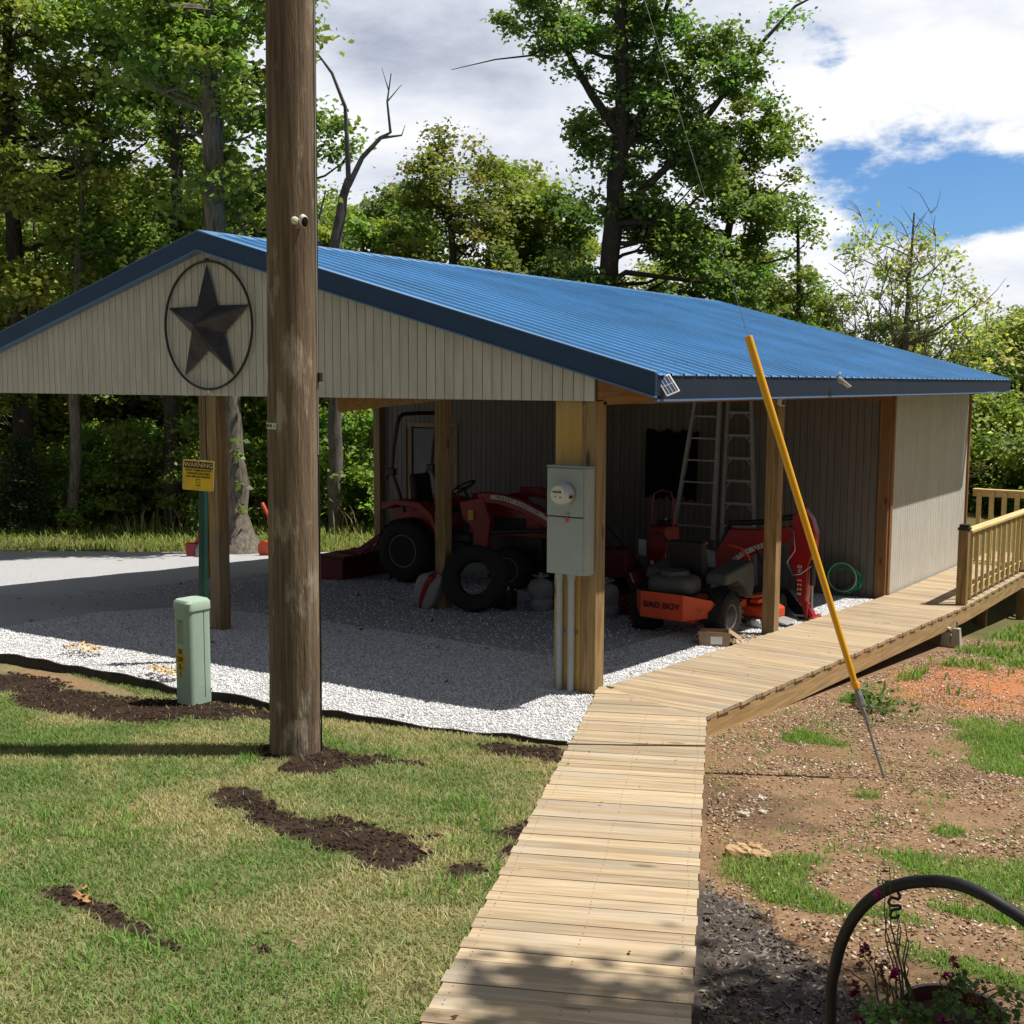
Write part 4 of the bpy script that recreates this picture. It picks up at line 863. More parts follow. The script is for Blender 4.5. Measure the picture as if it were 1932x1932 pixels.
def bl(l, d, z, a, b, c_): x, y, z_ = lf(l, d, z); return (x, y, z_, a, b, c_)
def tk(*p): return [(*lf(a, b, z), r_) for a, b, z, r_ in p]

TL, TD = -5.34, 23.3
# --- left side
bo_ = make_tree('oak_tree', 'oak with thick grey trunk standing at the gravel edge behind the left front post', 'tree', gl(TL, TD), tk((.0, 0, 0, .25), (-.05, 0, .8, .2), (-.22, 0, 4, .18), (-.32, 0, 7, .16), (-.38, 0, 10.5, .13), (-.2, 0, 15, .05)),
    [bl(-.9, .2, 8.4, 1.4, 1.2, 1.2), bl(-.1, .5, 5.9, 1.0, 1.0, 1.1), bl(.25, .3, 7.3, .8, .8, 1.0), bl(-.9, .4, 4.7, .7, .7, .7), bl(.2, -.2, 4.6, .7, .7, .7), bl(-1.3, .3, 9.6, 1.6, 1.2, 1.0), bl(.5, .3, 9.4, .9, .9, .8)], 'mid', bark='bark', nlimb=26, seed=3, flare=1.75, nl=52, ls=.15)
bo_.scale = (1.17, 1.17, 1.13)
make_tree('oak_tree', 'dark trunked oak at the far left with yellow green foliage above the gable', 'tree', gl(-11.7, 28.6), tk((0, 0, 0, .26), (.05, 0, 5, .2), (-.1, 0, 9, .15), (.2, 0, 14, .06)),
    [bl(-.5, 0, 9.5, 2.2, 2, 1.8), bl(1.4, -.3, 7.6, 1.7, 1.5, 1.1), bl(-1.2, 0, 6.3, 1.4, 1.4, .9), bl(2.2, .4, 10.4, 1.8, 1.8, 1.4), bl(.9, -.8, 5.6, 1.2, 1.2, .6), bl(-.8, -.5, 3.2, 1.2, 1.2, .5), bl(.2, 0, 11.6, 2.4, 2, 1.2)], 'yel', seed=5, nlimb=44, nl=50, ls=.17)
sp_ = make_tree('sapling_tree', 'tall slender pale trunk at the woods edge left of the warning sign', 'tree', gl(-10.1, 27.6), tk((-.05, 0, 0, .115), (0, 0, 2.4, .10), (.18, 0, 4.6, .08), (.25, 0, 5.8, .05), (.3, 0, 6.6, .02)),
    [bl(.6, .3, 5.5, 1.0, .9, .5), bl(-.2, .3, 7.3, 1.2, 1.2, .9)], 'mid', bark='bark', seed=8, nlimb=16, nl=40, ls=.14)
sp_.scale = (1.25, 1.25, 1.22)
mp_ = make_tree('maple_tree', 'broad bright green tree leaning over the left roof slope', 'tree', gl(-8.1, 28.3), tk((0, 0, 0, .2), (.1, 0, 4, .16), (.3, 0, 7.5, .12), (.2, 0, 12, .05)),
    [bl(-.6, 0, 6.6, 1.8, 1.6, 1.1), bl(1.0, -.5, 5.0, 1.4, 1.2, .8), bl(.4, 0, 8.9, 1.7, 1.6, 1.1), bl(2.0, .3, 6.7, 1.0, 1.0, .7), bl(-1.5, -.4, 3.9, 1.2, 1.0, .6), bl(-.7, 0, 10.6, 2.0, 1.5, 1.1), bl(.9, .4, 10.9, 1.2, 1.2, .9)], 'brt', seed=13, nlimb=40, nl=50, ls=.155, lm=.9)
mp_.scale = (1.1, 1.1, 1.08)
make_tree('oak_tree', 'dark oak crown between the thick left trunk and the utility pole', 'tree', gl(-5.6, 28), tk((0, 0, 0, .17), (.2, 0, 5, .14), (.1, 0, 10, .08)),
    [bl(.2, 0, 5.3, 1.5, 1.3, 1.0), bl(1.3, 0, 4.3, 1.2, 1.0, .8), bl(-.7, 0, 7.5, 1.2, 1.2, .9), bl(.9, .2, 8.9, 1.1, 1.0, .9)], 'dark', seed=17, nlimb=26, nl=46, ls=.16, lm=1.15)
# --- dead tree
def dead(mb, rng):
    def br(pts, r0, r1): mb.tube([lf(*p) for p in pts], [r0 + (r1 - r0) * i / (len(pts) - 1) for i in range(len(pts))], 7, cap=False)
    br([(.35, 0, 6.6), (.33, 0, 7.3), (.30, 0, 7.9), (.05, 0, 8.5), (-.15, 0, 8.75), (-.35, 0, 9.0)], .055, .012); br([(-.15, 0, 8.75), (-.30, 0, 8.7)], .012, .006)
    br([(.35, 0, 6.5), (.62, .0, 7.0), (.98, 0, 7.35), (1.18, 0, 7.45), (1.12, 0, 8.0), (1.2, 0, 8.5)], .06, .01); br([(.98, 0, 7.35), (1.4, 0, 7.4), (1.46, .1, 7.6)], .03, .006); br([(1.12, 0, 8.0), (1.4, 0, 8.3)], .016, .005); br([(1.15, 0, 8.2), (1.02, 0, 8.6)], .012, .004)
    br([(.0, 0, 5.0), (-.35, .1, 5.6), (-.5, .1, 6.3), (-.62, .1, 6.7)], .05, .015); br([(-.35, .1, 5.6), (-.1, .0, 6.4)], .03, .01); br([(-.3, 0, 5.5), (-.75, .1, 5.85), (-.8, 0, 6.5), (-.6, 0, 6.8)], .035, .012)
    br([(-.5, .1, 6.3), (-.9, 0, 7.6), (-.7, 0, 8.4), (-.5, 0, 9.1)], .02, .005); br([(-.9, 0, 7.6), (-1.0, 0, 8.6)], .01, .004); br([(-.7, 0, 8.4), (-.95, 0, 8.9)], .01, .004)
dt_ = make_tree('dead_tree', 'bare dead tree with two forked grey branches against the clouds', 'dead tree', gl(-3.95, 26.5), tk((.0, 0, 0, .16), (.05, 0, 3, .14), (.02, 0, 5, .12), (.2, 0, 6, .10), (.35, 0, 6.6, .08)), [], 'mid', bark='deadw', crown=False, extra=dead, seed=20)
dt_.scale = (1.1, 1.1, 1.17)
# --- behind the roof
make_tree('hickory_tree', 'olive green rounded treetop right behind the ridge, in the middle of the picture', 'tree', gl(-1.75, 34), tk((0, 0, 0, .2), (.1, 0, 5, .16), (0, 0, 8.6, .04)),
    [bl(0, 0, 8.9, 1.3, 1.2, 1.1), bl(-1.0, 0, 7.9, 1.1, 1.1, .8), bl(1.1, .2, 7.9, 1.1, 1.1, .9), bl(0, 0, 6.4, 1.9, 1.6, 1.2), bl(.8, -.3, 4.6, 1.9, 1.6, 1.0), bl(-1.4, 0, 5.4, 1.2, 1.2, 1.0)], 'oliv', seed=23, nlimb=46, nl=44, ls=.16, thr=.45)
make_tree('maple_tree', 'green treetop just right of the pole behind the dead tree', 'tree', gl(-4.3, 35), tk((0, 0, 0, .18), (0, 0, 5, .14), (0, 0, 6.8, .05)),
    [bl(-.5, 0, 7.4, 1.0, 1.0, .8), bl(.7, 0, 7.0, 1.2, 1.0, .8), bl(0, 0, 5.4, 1.7, 1.4, .9), bl(1.6, 0, 5.2, 1.2, 1.2, .8), bl(-.8, 0, 3.8, 1.5, 1.4, .9)], 'mid', seed=27, nlimb=34, nl=46, ls=.16, lm=1.1)
make_tree('ash_tree', 'thin topped yellowish tree left of the big central oak', 'tree', gl(1.2, 38), tk((0, 0, 0, .17), (.1, 0, 5, .14), (.0, 0, 7.9, .04)),
    [bl(-.4, 0, 8.6, 1.0, .9, .9), bl(1.1, 0, 7.9, 1.2, 1.1, .9), bl(0, 0, 6.6, 1.7, 1.4, 1.0), bl(1.3, 0, 5.4, 1.5, 1.4, 1.0), bl(-1.0, 0, 5.0, 1.3, 1.2, .9)], 'yel', seed=31, nlimb=44, nl=36, ls=.16, lm=.9, thr=.46)
def big_oak(mb, rng):
    def br(pts, r0, r1): mb.tube([lf(*p) for p in pts], [r0 + (r1 - r0) * i / (len(pts) - 1) for i in range(len(pts))], 8, cap=False)
    br([(.25, 0, 9.2), (-.4, 0, 10.1), (-.75, .1, 10.7), (-1.3, .2, 11.7), (-1.9, .2, 12.6)], .13, .04); br([(-1.2, .2, 11.5), (-1.9, .2, 11.1), (-2.8, .2, 11.0), (-3.9, .2, 10.75)], .035, .008)
    br([(.3, 0, 8.6), (.9, 0, 9.8), (1.1, .1, 11), (1.5, .1, 12.6)], .13, .05); br([(.3, 0, 7.3), (1.4, 0, 8.3), (2.6, 0, 9.8), (3.6, .1, 11.2), (4.6, .2, 12.3), (5.2, .2, 12.6)], .11, .015)
make_tree('oak_tree', 'tallest oak with a dark trunk rising behind the middle of the roof', 'tree', gl(2.35, 30.5), tk((-.05, 0, -.5, .32), (-.05, 0, 3.5, .27), (.12, 0, 7, .23), (.32, 0, 9, .20), (.33, 0, 11, .17), (.3, 0, 14.5, .08)),
    [bl(-.7, 0, 9.4, 0.70, 0.66, 0.59), bl(-.35, 0, 8.7, 0.52, 0.50, 0.59), bl(-.9, 0, 11.2, 1.16, 0.99, 0.71), bl(-1.7, .2, 12.2, 1.28, 0.99, 0.71), bl(-.5, 0, 7.0, 0.70, 0.66, 0.94), bl(-.75, 0, 6.2, 0.58, 0.55, 0.59), bl(1.1, .2, 6.6, 1.51, 1.21, 1.18), bl(1.9, 0, 8.2, 1.28, 1.10, 0.94), bl(1.4, 0, 10.2, 1.39, 1.10, 1.18), bl(2.7, 0, 10.4, 1.39, 1.10, 0.94), bl(3.4, 0, 11.7, 1.16, 0.88, 0.71), bl(.4, .2, 12.6, 1.86, 1.32, 0.94),
     bl(-.3, .4, 4.9, 1.28, 1.10, 1.30), bl(.6, .3, 5.6, 1.2, 1.0, .9), bl(.9, .4, 9.0, 1.3, 1, 1.0), bl(1.7, .3, 7.3, 1.5, 1.1, 1.0), bl(-.1, .5, 6.6, .9, .8, .9), bl(2.5, .1, 8.8, 1.2, 1.0, .8), bl(1.1, .4, 11.5, 1.5, 1.1, .9), bl(.2, -.5, 4.4, 1.1, .9, 1.1), bl(-.9, .3, 5.0, .8, .8, .7), bl(3.4, 0, 7.4, .8, .8, .6), bl(2.0, .2, 6.9, 1.0, 1.0, .9), bl(.3, .5, 3.5, 1.4, 1.2, 1.2), bl(1.4, -.2, 4.2, 1.86, 1.43, 1.53), bl(2.6, .2, 5.6, 1.39, 1.21, 1.18), bl(-1.0, .2, 3.4, 1.16, 1.10, 1.06), bl(3.0, 0, 3.3, 1.74, 1.43, 1.18), bl(-.1, -.3, 2.3, 1.39, 1.21, 0.94), bl(1.6, -.4, 1.9, 1.62, 1.32, 0.94)], 'dark', seed=37, nlimb=60, nl=50, ls=.16, dens=3.4, bark='barkd', extra=big_oak, lm=1.3, thr=.475)
make_tree('oak_tree', 'rounded green treetop just right of the tallest oak', 'tree', gl(6.0, 34), tk((0, 0, 0, .2), (-.3, 0, 5, .15), (.3, 0, 9, .06)),
    [bl(.45, 0, 10.3, .95, .9, .75), bl(-.5, 0, 9.3, .9, .9, .7), bl(.9, 0, 9.6, 1.12, 1.03, 0.84), bl(0, 0, 8.3, 1.88, 1.49, 1.08), bl(1.0, 0, 7.3, 1.50, 1.26, 1.20), bl(-1.2, 0, 7.0, 1.50, 1.26, 1.08), bl(0, 0, 5.6, 2.00, 1.61, 1.32), bl(-1.0, 0, 4.1, 2.12, 1.61, 1.20), bl(.6, 0, 3.2, 1.62, 1.38, 1.08)], 'mid', seed=41, nlimb=46, nl=50, ls=.16, thr=.40)
make_tree('sweetgum_tree', 'slim upright tree standing alone between the oaks and the sparse spring tree', 'tree', gl(7.55, 32), tk((.1, 0, -.5, .11), (.05, 0, 4, .09), (-.1, 0, 8.4, .03)),
    [bl(-.1, 0, 7.9, .6, .5, .6), bl(.1, 0, 6.9, .65, .6, .5), bl(-.2, 0, 6.0, .8, .7, .5), bl(.2, 0, 5.0, .85, .7, .5), bl(-.7, 0, 4.3, .6, .6, .4), bl(.9, 0, 4.9, .4, .4, .3), bl(0, 0, 3.7, 1.0, .9, .6), bl(-.6, 0, 2.5, 1.1, .9, .6), bl(.6, 0, 2.2, 1.1, .9, .5)], 'mid', seed=43, nlimb=40, nl=40, ls=.15, thr=.40)
def fan(mb, rng):
    for k in range(34):
        a = rng.uniform(-1.0, 1.0); L_ = rng.uniform(3.0, 4.9) * (1 - .25 * abs(a)); z0 = rng.uniform(1.0, 3.0); p = [np.array([0, 0, z0])]
        for j in range(6): f_ = (j + 1) / 6; p.append(np.array([a * L_ * .66 * f_ ** .9 + rng.normal(0, .06), rng.normal(0, .5) * f_, z0 + L_ * f_ * (1.05 - .45 * abs(a)) + rng.normal(0, .05)]))
        mb.tube([lf(*q) for q in p], [.034 * (1 - i / 6.8) for i in range(7)], 5, cap=False)
        for j in range(3, 7):
            for b in range(3):
                q = p[j]; e_ = q + np.array([rng.normal(0, .35), rng.normal(0, .3), rng.uniform(.15, .55)]); mb.tube([lf(*q), lf(*((q + e_) / 2 + rng.normal(0, .04, 3))), lf(*e_)], [.012, .008, .004], 4, cap=False)
sprt = make_tree('spring_tree', 'sparse pale green tree with fanned bare twigs above the right end of the roof', 'tree', gl(10.9, 33.5), tk((0, 0, -1, .16), (0, 0, 1.5, .13), (0, 0, 3.4, .08), (.1, 0, 6.8, .02)),
    [bl(-.9, 0, 6.0, .8, .8, .7), bl(.9, 0, 6.1, .9, .8, .6), bl(0, 0, 5.0, 1.5, 1.2, .9), bl(1.9, 0, 4.5, 1.0, 1.0, .8), bl(-1.9, 0, 3.4, .9, .9, .6), bl(.9, 0, 3.3, 1.9, 1.5, 1.0), bl(-.6, 0, 2.2, 1.9, 1.5, .8), bl(1.8, 0, 1.6, 1.7, 1.4, .9)], 'light', seed=47, bark='barkp', nlimb=30, nl=15, ls=.14, dens=4.2, extra=fan, thr=.36, rc=.45)
sprt.scale = (1.1, 1.1, 1.22)

# --- forest stock copied through the woods behind
stock = []
for k, (cl, sd_) in enumerate((('mid', 60), ('oliv', 61), ('dark', 62), ('yel', 63))):
    rg = np.random.default_rng(sd_); bb = [bl(rg.normal(0, .9), rg.normal(0, .8), z, rg.uniform(1.3, 1.9), 1.4, rg.uniform(.8, 1.2)) for z in (8.2, 7.2, 6.2, 5.2, 4.2, 3.2, 2.2, 1.3)]
    stock.append(make_tree('forest_tree', ['mid green forest tree leafed to the ground', 'olive forest tree leafed to the ground', 'dark green forest tree leafed to the ground', 'yellow green forest tree leafed to the ground'][k] + ', one of many in the woods behind', 'tree', (0, 0, 0), tk((0, 0, 0, .17), (.1, 0, 4.5, .13), (0, 0, 7.4, .03)), bb, cl, seed=sd_, nlimb=22, nl=40, ls=.19, rc=.5, dens=2.7, group='woodland trees behind the carport', lm=.95, thr=.38))
rg = np.random.default_rng(77); first = [True] * 4; spots = []
for lat0, lat1, dep, step, hs in ((-14.5, -4.8, 31.5, 2.5, 1.05), (-17, 1.5, 36, 2.6, 1.0), (-2, 10, 40, 2.5, .78), (6.5, 16, 39, 2.1, .62), (-21, 3, 45, 3.0, 1.05), (11.5, 21, 37, 2.2, .62), (3, 22, 47, 3.0, .66), (-25, -6, 55, 3.6, 1.35)):
    l = lat0
    while l < lat1: spots.append((l + rg.normal(0, .4), dep + rg.normal(0, 1.0), hs * rg.uniform(.86, 1.12))); l += step
def plab(k, l, d_):
    xx = l / d_
    w = 'at the far left' if xx < -.34 else 'above the left roof slope' if xx < -.24 else 'left of the utility pole' if xx < -.17 else 'behind the ridge near the dead tree' if xx < -.06 else 'behind the middle of the roof' if xx < .07 else 'right of the tallest oak' if xx < .2 else 'behind the sparse spring tree' if xx < .34 else 'at the right edge'
    return ['mid green', 'olive', 'dark green', 'yellow green'][k] + ' woodland tree ' + w + (', front row' if d_ < 34.4 else ', middle row' if d_ < 43 else ', rear row') + (', nearer one' if int(l * 1.3) % 2 else '')
for l, d_, s_ in spots:
    if 12.5 < l < 15 and d_ < 38: s_ *= .9
    k = int(rg.integers(4)); p = gl(l, d_)
    if first[k]: stock[k].location = p; stock[k].scale = (s_, s_, s_); stock[k]['label'] = plab(k, l, d_); first[k] = False; continue
    copytree(stock[k], p, rg.uniform(0, 6.28), s_, label=plab(k, l, d_))
# understory bushes at the edge of the woods
bst = []
for k, (cl, sd_, lb) in enumerate((('brt', 81, 'bright green leafy bush at the sunny edge of the woods'), ('mid', 82, 'dark shaded bush at the edge of the woods'))):
    rg2 = np.random.default_rng(sd_); bb = [bl(rg2.normal(0, .5), rg2.normal(0, .4), z, rg2.uniform(.6, .9), .7, rg2.uniform(.3, .5)) for z in (1.9, 1.5, 1.1, .7, .35)]
    bst.append(make_tree('bush', lb, 'bush', (0, 0, 0), tk((0, 0, 0, .03), (.1, 0, 1.8, .012)), bb, cl, seed=sd_, nlimb=10, nl=34, ls=.13, rc=.3, dens=5, group='bushes along the woods edge'))
fb = [True, True]; rg = np.random.default_rng(90)
def blab(k, l, d_):
    xx = l / d_
    w = 'at the far left' if xx < -.36 else 'left of the slender pale trunk' if xx < -.30 else 'right of the slender pale trunk' if xx < -.24 else 'just left of the warning sign' if xx < -.19 else 'behind the utility pole' if xx < -.13 else 'left of the rear post'
    return ['bright green', 'dark shaded'][k] + ' bush ' + w + (', nearest row' if d_ < 28.1 else ', nearer row' if d_ < 29.7 else ', deeper row') + ' at the woods edge'
for l in np.arange(-15.5, -2.2, 1.0):
    for d_, pk in ((27.6, .35), (28.8, .85), (30.6, .6)):
        if rg.random() > pk: continue
        k = 0 if rg.random() < .65 else 1; s_ = rg.uniform(.55, 1.25); p = gl(l + rg.normal(0, .3), d_ + rg.normal(0, .5))
        if fb[k]: bst[k].location = p; bst[k]['label'] = blab(k, l, d_); fb[k] = False; continue
        copytree(bst[k], p, rg.uniform(0, 6.28), s_, label=blab(k, l, d_))
for l, d_, s_ in ((13.4, 33, 1.3), (14.6, 33.5, 1.5), (15.2, 31, 1.2), (12.6, 34.5, 1.4), (10.8, 35, 1.5), (8.9, 35, 1.4)): copytree(bst[1], gl(l, d_), l, s_, label='dark bush behind the railing ' + ('at the right edge' if l > 14 else 'beside the storage wall corner' if l > 12 else 'hidden low behind the right roof end') + ('' if s_ < 1.45 else ', taller one'))
copytree(bst[0], gl(-3.3, 27.0), 1.0, 1.25, label='bright sunlit bush seen between the utility pole and the left rear post'); copytree(bst[0], gl(-2.65, 28.0), 2.0, 1.1, label='bright sunlit bush half hidden by the left rear post of the carport')
# cedar at the left edge
rgc = np.random.default_rng(95); Cc = np.array([lf(rgc.normal(0, .22 * (2.3 - z)), rgc.normal(0, .22 * (2.3 - z)), z) for z in rgc.uniform(.1, 2.2, 120)])
t = thing('cedar_tree', 'small feathery cedar at the woods edge, at the far left', 'tree', gl(-11.2, 27.2)); MB().tube([(0, 0, 0), (0, 0, 2.2)], [.03, .01], 6).build('trunk', 'barkd', t); V, F, cc = leafcloud(rgc, Cc, 40, .2, .07, (.05, .085, .045)); npmesh('crown', V, F, 'leaf', cc, t)
# leafy shoots on the thick trunk
rgs = np.random.default_rng(97); V, F, cc = leafcloud(rgs, np.array([lf(.28, -.3, 1.5), lf(.30, -.3, 2.05), lf(.33, -.32, 1.0), lf(.26, -.3, 2.3)]), 9, .13, .14, (.16, .26, .05)); vn = npmesh('vine', V, F, 'leaf', cc); vn.location = gl(TL - .2, TD); tag(vn, 'bright leafy shoots sprouting on the thick grey oak trunk', 'vine')
# far wood mass
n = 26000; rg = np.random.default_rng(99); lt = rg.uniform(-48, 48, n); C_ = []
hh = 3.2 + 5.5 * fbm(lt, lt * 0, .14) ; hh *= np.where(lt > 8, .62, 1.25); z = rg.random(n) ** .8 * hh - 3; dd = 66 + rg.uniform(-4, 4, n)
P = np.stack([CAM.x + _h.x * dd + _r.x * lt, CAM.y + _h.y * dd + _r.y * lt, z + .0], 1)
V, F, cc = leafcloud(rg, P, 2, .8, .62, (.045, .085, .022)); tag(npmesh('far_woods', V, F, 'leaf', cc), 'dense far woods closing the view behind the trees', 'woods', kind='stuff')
# unseen tree added outside the frame, leaf clumps placed to shade the near walk
def shade_at(px, py, hz): return (px + .37 * hz, py + .28 * hz, hz)
sb = []
sx, sy = 7.6, -3.4
for px, py, hz, a in ((2.95, -5.30, 7.6, .26), (2.6, -5.15, 7.8, .16), (3.3, -5.1, 8.0, .28), (3.75, -4.75, 7.8, .42), (4.3, -4.4, 7.6, .55), (3.6, -5.8, 7.8, .40), (4.2, -5.4, 8, .8), (5.0, -4.8, 8, .8), (4.65, -3.45, 8, .28), (3.45, -4.1, 7.8, .22), (3.3, -4.45, 7.9, .2), (3.7, -4.3, 7.8, .3)):
    q = shade_at(px, py, hz); sb.append((q[0] - sx, q[1] - sy, hz, a, a * .9, a * .5))
make_tree('shade_tree', 'unseen tree added to shade the near end of the walk', 'tree', (sx, sy, Gf(sx, sy)), [(0, 0, 0, .2), (-.3, -.2, 4, .16), (-.9, -.4, 7, .09), (-1.2, -.6, 9, .04)], sb, 'mid', seed=111, nlimb=30, nl=40, ls=.14, dens=26, thr=.30, rc=.35)
# ============================================================ machines and stores under the roof
def gzf(x, y): return float(gz(np.array([x]), np.array([y]))[0])
def tyre(par, x, y, z, R_, w, Rr, rimmat='rim', lugs=18, face=-1, ax='y', lugd=.03):
    """wheel part (tyre) with a rim sub-part; 'face' = side that shows the dish"""
    s = .28 * w; prof = [(Rr, -w / 2 * .8), (Rr + .03, -w / 2), (R_ - s * .8, -w / 2), (R_ - .2 * s, -w / 2 + s * .45), (R_, -w / 2 + s), (R_, w / 2 - s), (R_ - .2 * s, w / 2 - s * .45), (R_ - s * .8, w / 2), (Rr + .03, w / 2), (Rr, w / 2 * .8)]
    mb = MB().lathe(prof, (0, 0, 0), 'y', 32)
    for k in range(lugs):
        for sd_ in (-1, 1):
            a = 2 * PI * (k + .25 * sd_) / lugs; mt = Matrix.Rotation(a, 4, 'Y') @ Matrix.Translation((0, sd_ * w * .24, R_ - .004)) @ Matrix.Rotation(sd_ * R(38), 4, 'Z')
            mb.box(-lugd * .45, lugd * .45, -w * .27, w * .27, -.012, lugd * .75, mt)
    o = mb.build('wheel', 'rubber', par, smooth=True); o.location = (x, y, z)
    if ax == 'x': o.rotation_euler = (0, 0, PI / 2)
    f = face; rp = [(0, f * w * .10), (Rr * .28, f * w * .12), (Rr * .34, f * w * .02), (Rr * .62, f * w * .06), (Rr * .80, f * w * .28), (Rr * .96, f * w * .42), (Rr + .012, f * w * .42), (Rr + .012, -f * w * .3), (0, -f * w * .3)]
    if f > 0: rp = rp
    m_ = MB().lathe(rp, (0, 0, 0), 'y', 28)
    for k in range(6): a = k * PI / 3; m_.lathe([(0, f * w * .03), (.014, f * w * .03), (.014, f * w * .16), (0, f * w * .16)], (Rr * .22 * math.cos(a), 0, Rr * .22 * math.sin(a)), 'y', 6)
    m_.build('rim', rimmat, o, smooth=True); return o
def plate(poly, y0, y1, name, mat, par, bev=.004): return MB().prism(poly, y0, y1).build(name, mat, par, bevel=bev)

# --- tractor with loader
TX, TY = -6.02, 5.35; TZ = gzf(TX + .8, TY)
T = thing('tractor', 'compact red tractor with black roll bar and front loader parked under the roof', 'tractor', (TX, TY, TZ), R(3.2))
for yy, f in ((-.47, -1), (.47, 1)):
    tyre(T, 0, yy, .45, .45, .27, .235, face=f, lugs=20); tyre(T, 1.72, yy * .92, .31, .31, .19, .165, face=f, lugs=18, lugd=.022)
MB().box(-.25, .9, -.17, .17, .36, .72).build('transmission', 'blackm', T, bevel=.03); MB().box(.85, 2.05, -.14, .14, .40, .78).build('engine', 'blackm', T, bevel=.03)
MB().tube([(0, -.4, .45), (0, .4, .45)], .07, 12).build('rear_axle', 'blackm', T); MB().tube([(1.72, -.4, .32), (1.72, .4, .32)], .05, 12).build('front_axle', 'blackm', T)
hood = MB(); prof = [(.93, 1.30, .24), (1.2, 1.29, .25), (1.7, 1.20, .24), (2.05, 1.08, .22), (2.17, .95, .19)]
vs = []; 
for x, zt, w in prof: vs += [(x, -w, .74), (x, -w, zt - .10), (x, -w * .72, zt), (x, w * .72, zt), (x, w, zt - .10), (x, w, .74)]
fs = [(i * 6 + k, i * 6 + (k + 1) % 6, (i + 1) * 6 + (k + 1) % 6, (i + 1) * 6 + k) for i in range(4) for k in range(6)] + [(0, 5, 4, 3, 2, 1), tuple(24 + k for k in range(6))]
hood.add(vs, fs).build('hood', 'red', T, bevel=.012)
MB().box(2.165, 2.185, -.15, .15, .76, .93).build('grille', 'blackp', T); MB().box(1.2, 1.85, -.262, -.248, .80, 1.0).build('side_vent', 'blackp', T)
for s_ in (-1, 1): MB().lathe([(0, 0), (.05, .0), (.045, .02), (0, .025)], (2.17, s_ * .14, .98), 'x', 14).build('headlight', 'pale', T)
MB().prism([(.78, .72), (.97, .72), (.97, 1.26), (.80, 1.18)], -.2, .2).build('dash', 'blackp', T, bevel=.02)
for s_ in (-1, 1):
    a, b = sorted((s_ * .33, s_ * .60)); fp = [(-.36, 1.04), (-.34, 1.14), (-.1, 1.19), (.30, 1.17), (.52, 1.02), (.62, .78), (.58, .76), (.48, .94), (.28, 1.08), (-.1, 1.12), (-.3, 1.04)]
    MB().prism(fp, a, b).build('fender', 'red', T, bevel=.006); c_, d_ = sorted((s_ * .33, s_ * .345)); MB().prism([(-.33, 1.07), (.3, 1.10), (.55, .9), (.55, .6), (-.33, .6)], c_, d_).build('fender_panel', 'red', T)
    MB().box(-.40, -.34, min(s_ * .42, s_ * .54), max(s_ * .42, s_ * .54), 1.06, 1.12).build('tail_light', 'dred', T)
MB().box(.0, .92, -.34, .34, .56, .60).build('floor', 'blackp', T, bevel=.01)
MB().prism([(-.02, .98), (.42, .96), (.45, 1.04), (.02, 1.08)], -.22, .22).build('seat', 'blackp', T, bevel=.03); MB().prism([(-.12, 1.02), (.02, 1.06), (-.06, 1.54), (-.16, 1.52)], -.21, .21).build('backrest', 'blackp', T, bevel=.03); MB().box(.05, .25, -.1, .1, .6, .97).build('seat_base', 'blackm', T)
cyc = Matrix.Translation((.66, 0, 1.36)) @ Matrix.Rotation(R(-32), 4, 'Y')
MB().tube([cyc @ Vector((.19 * math.cos(a * PI / 14), .19 * math.sin(a * PI / 14), 0)) for a in range(28)], .013, 8, closed=True).build('steering_wheel', 'blackp', T, smooth=True)
sp = MB()
for k in range(3): a = k * 2 * PI / 3 + .5; sp.tube([cyc @ Vector((0, 0, -.02)), cyc @ Vector((.18 * math.cos(a), .18 * math.sin(a), 0))], .010, 6)
sp.tube([cyc @ Vector((0, 0, 0)), (.82, 0, 1.12)], .02, 8).build('steering_column', 'blackp', T)
rp = []
for s_ in (-1, 1):
    rp.append([(-.02, s_ * .50, 1.0), (-.10, s_ * .50, 1.25), (-.24, s_ * .50, 1.58), (-.20, s_ * .50, 1.95), (-.13, s_ * .50, 2.28), (-.115, s_ * .47, 2.37), (-.11, s_ * .38, 2.41)])
MB().tube(rp[0] + [(-.11, 0, 2.415)] + rp[1][::-1], .030, 10).build('roll_bar', 'blackm', T, smooth=True)
for s_ in (-1, 1): MB().box(-.31, -.18, s_ * .50 - .045, s_ * .50 + .045, 1.53, 1.63).build('roll_bar_hinge', 'blackm', T, bevel=.01); MB().tube([(-.33, s_ * .5, 1.46), (-.33, s_ * .5, 1.56)], .02, 8).build('warning_lamp', 'dred', T)
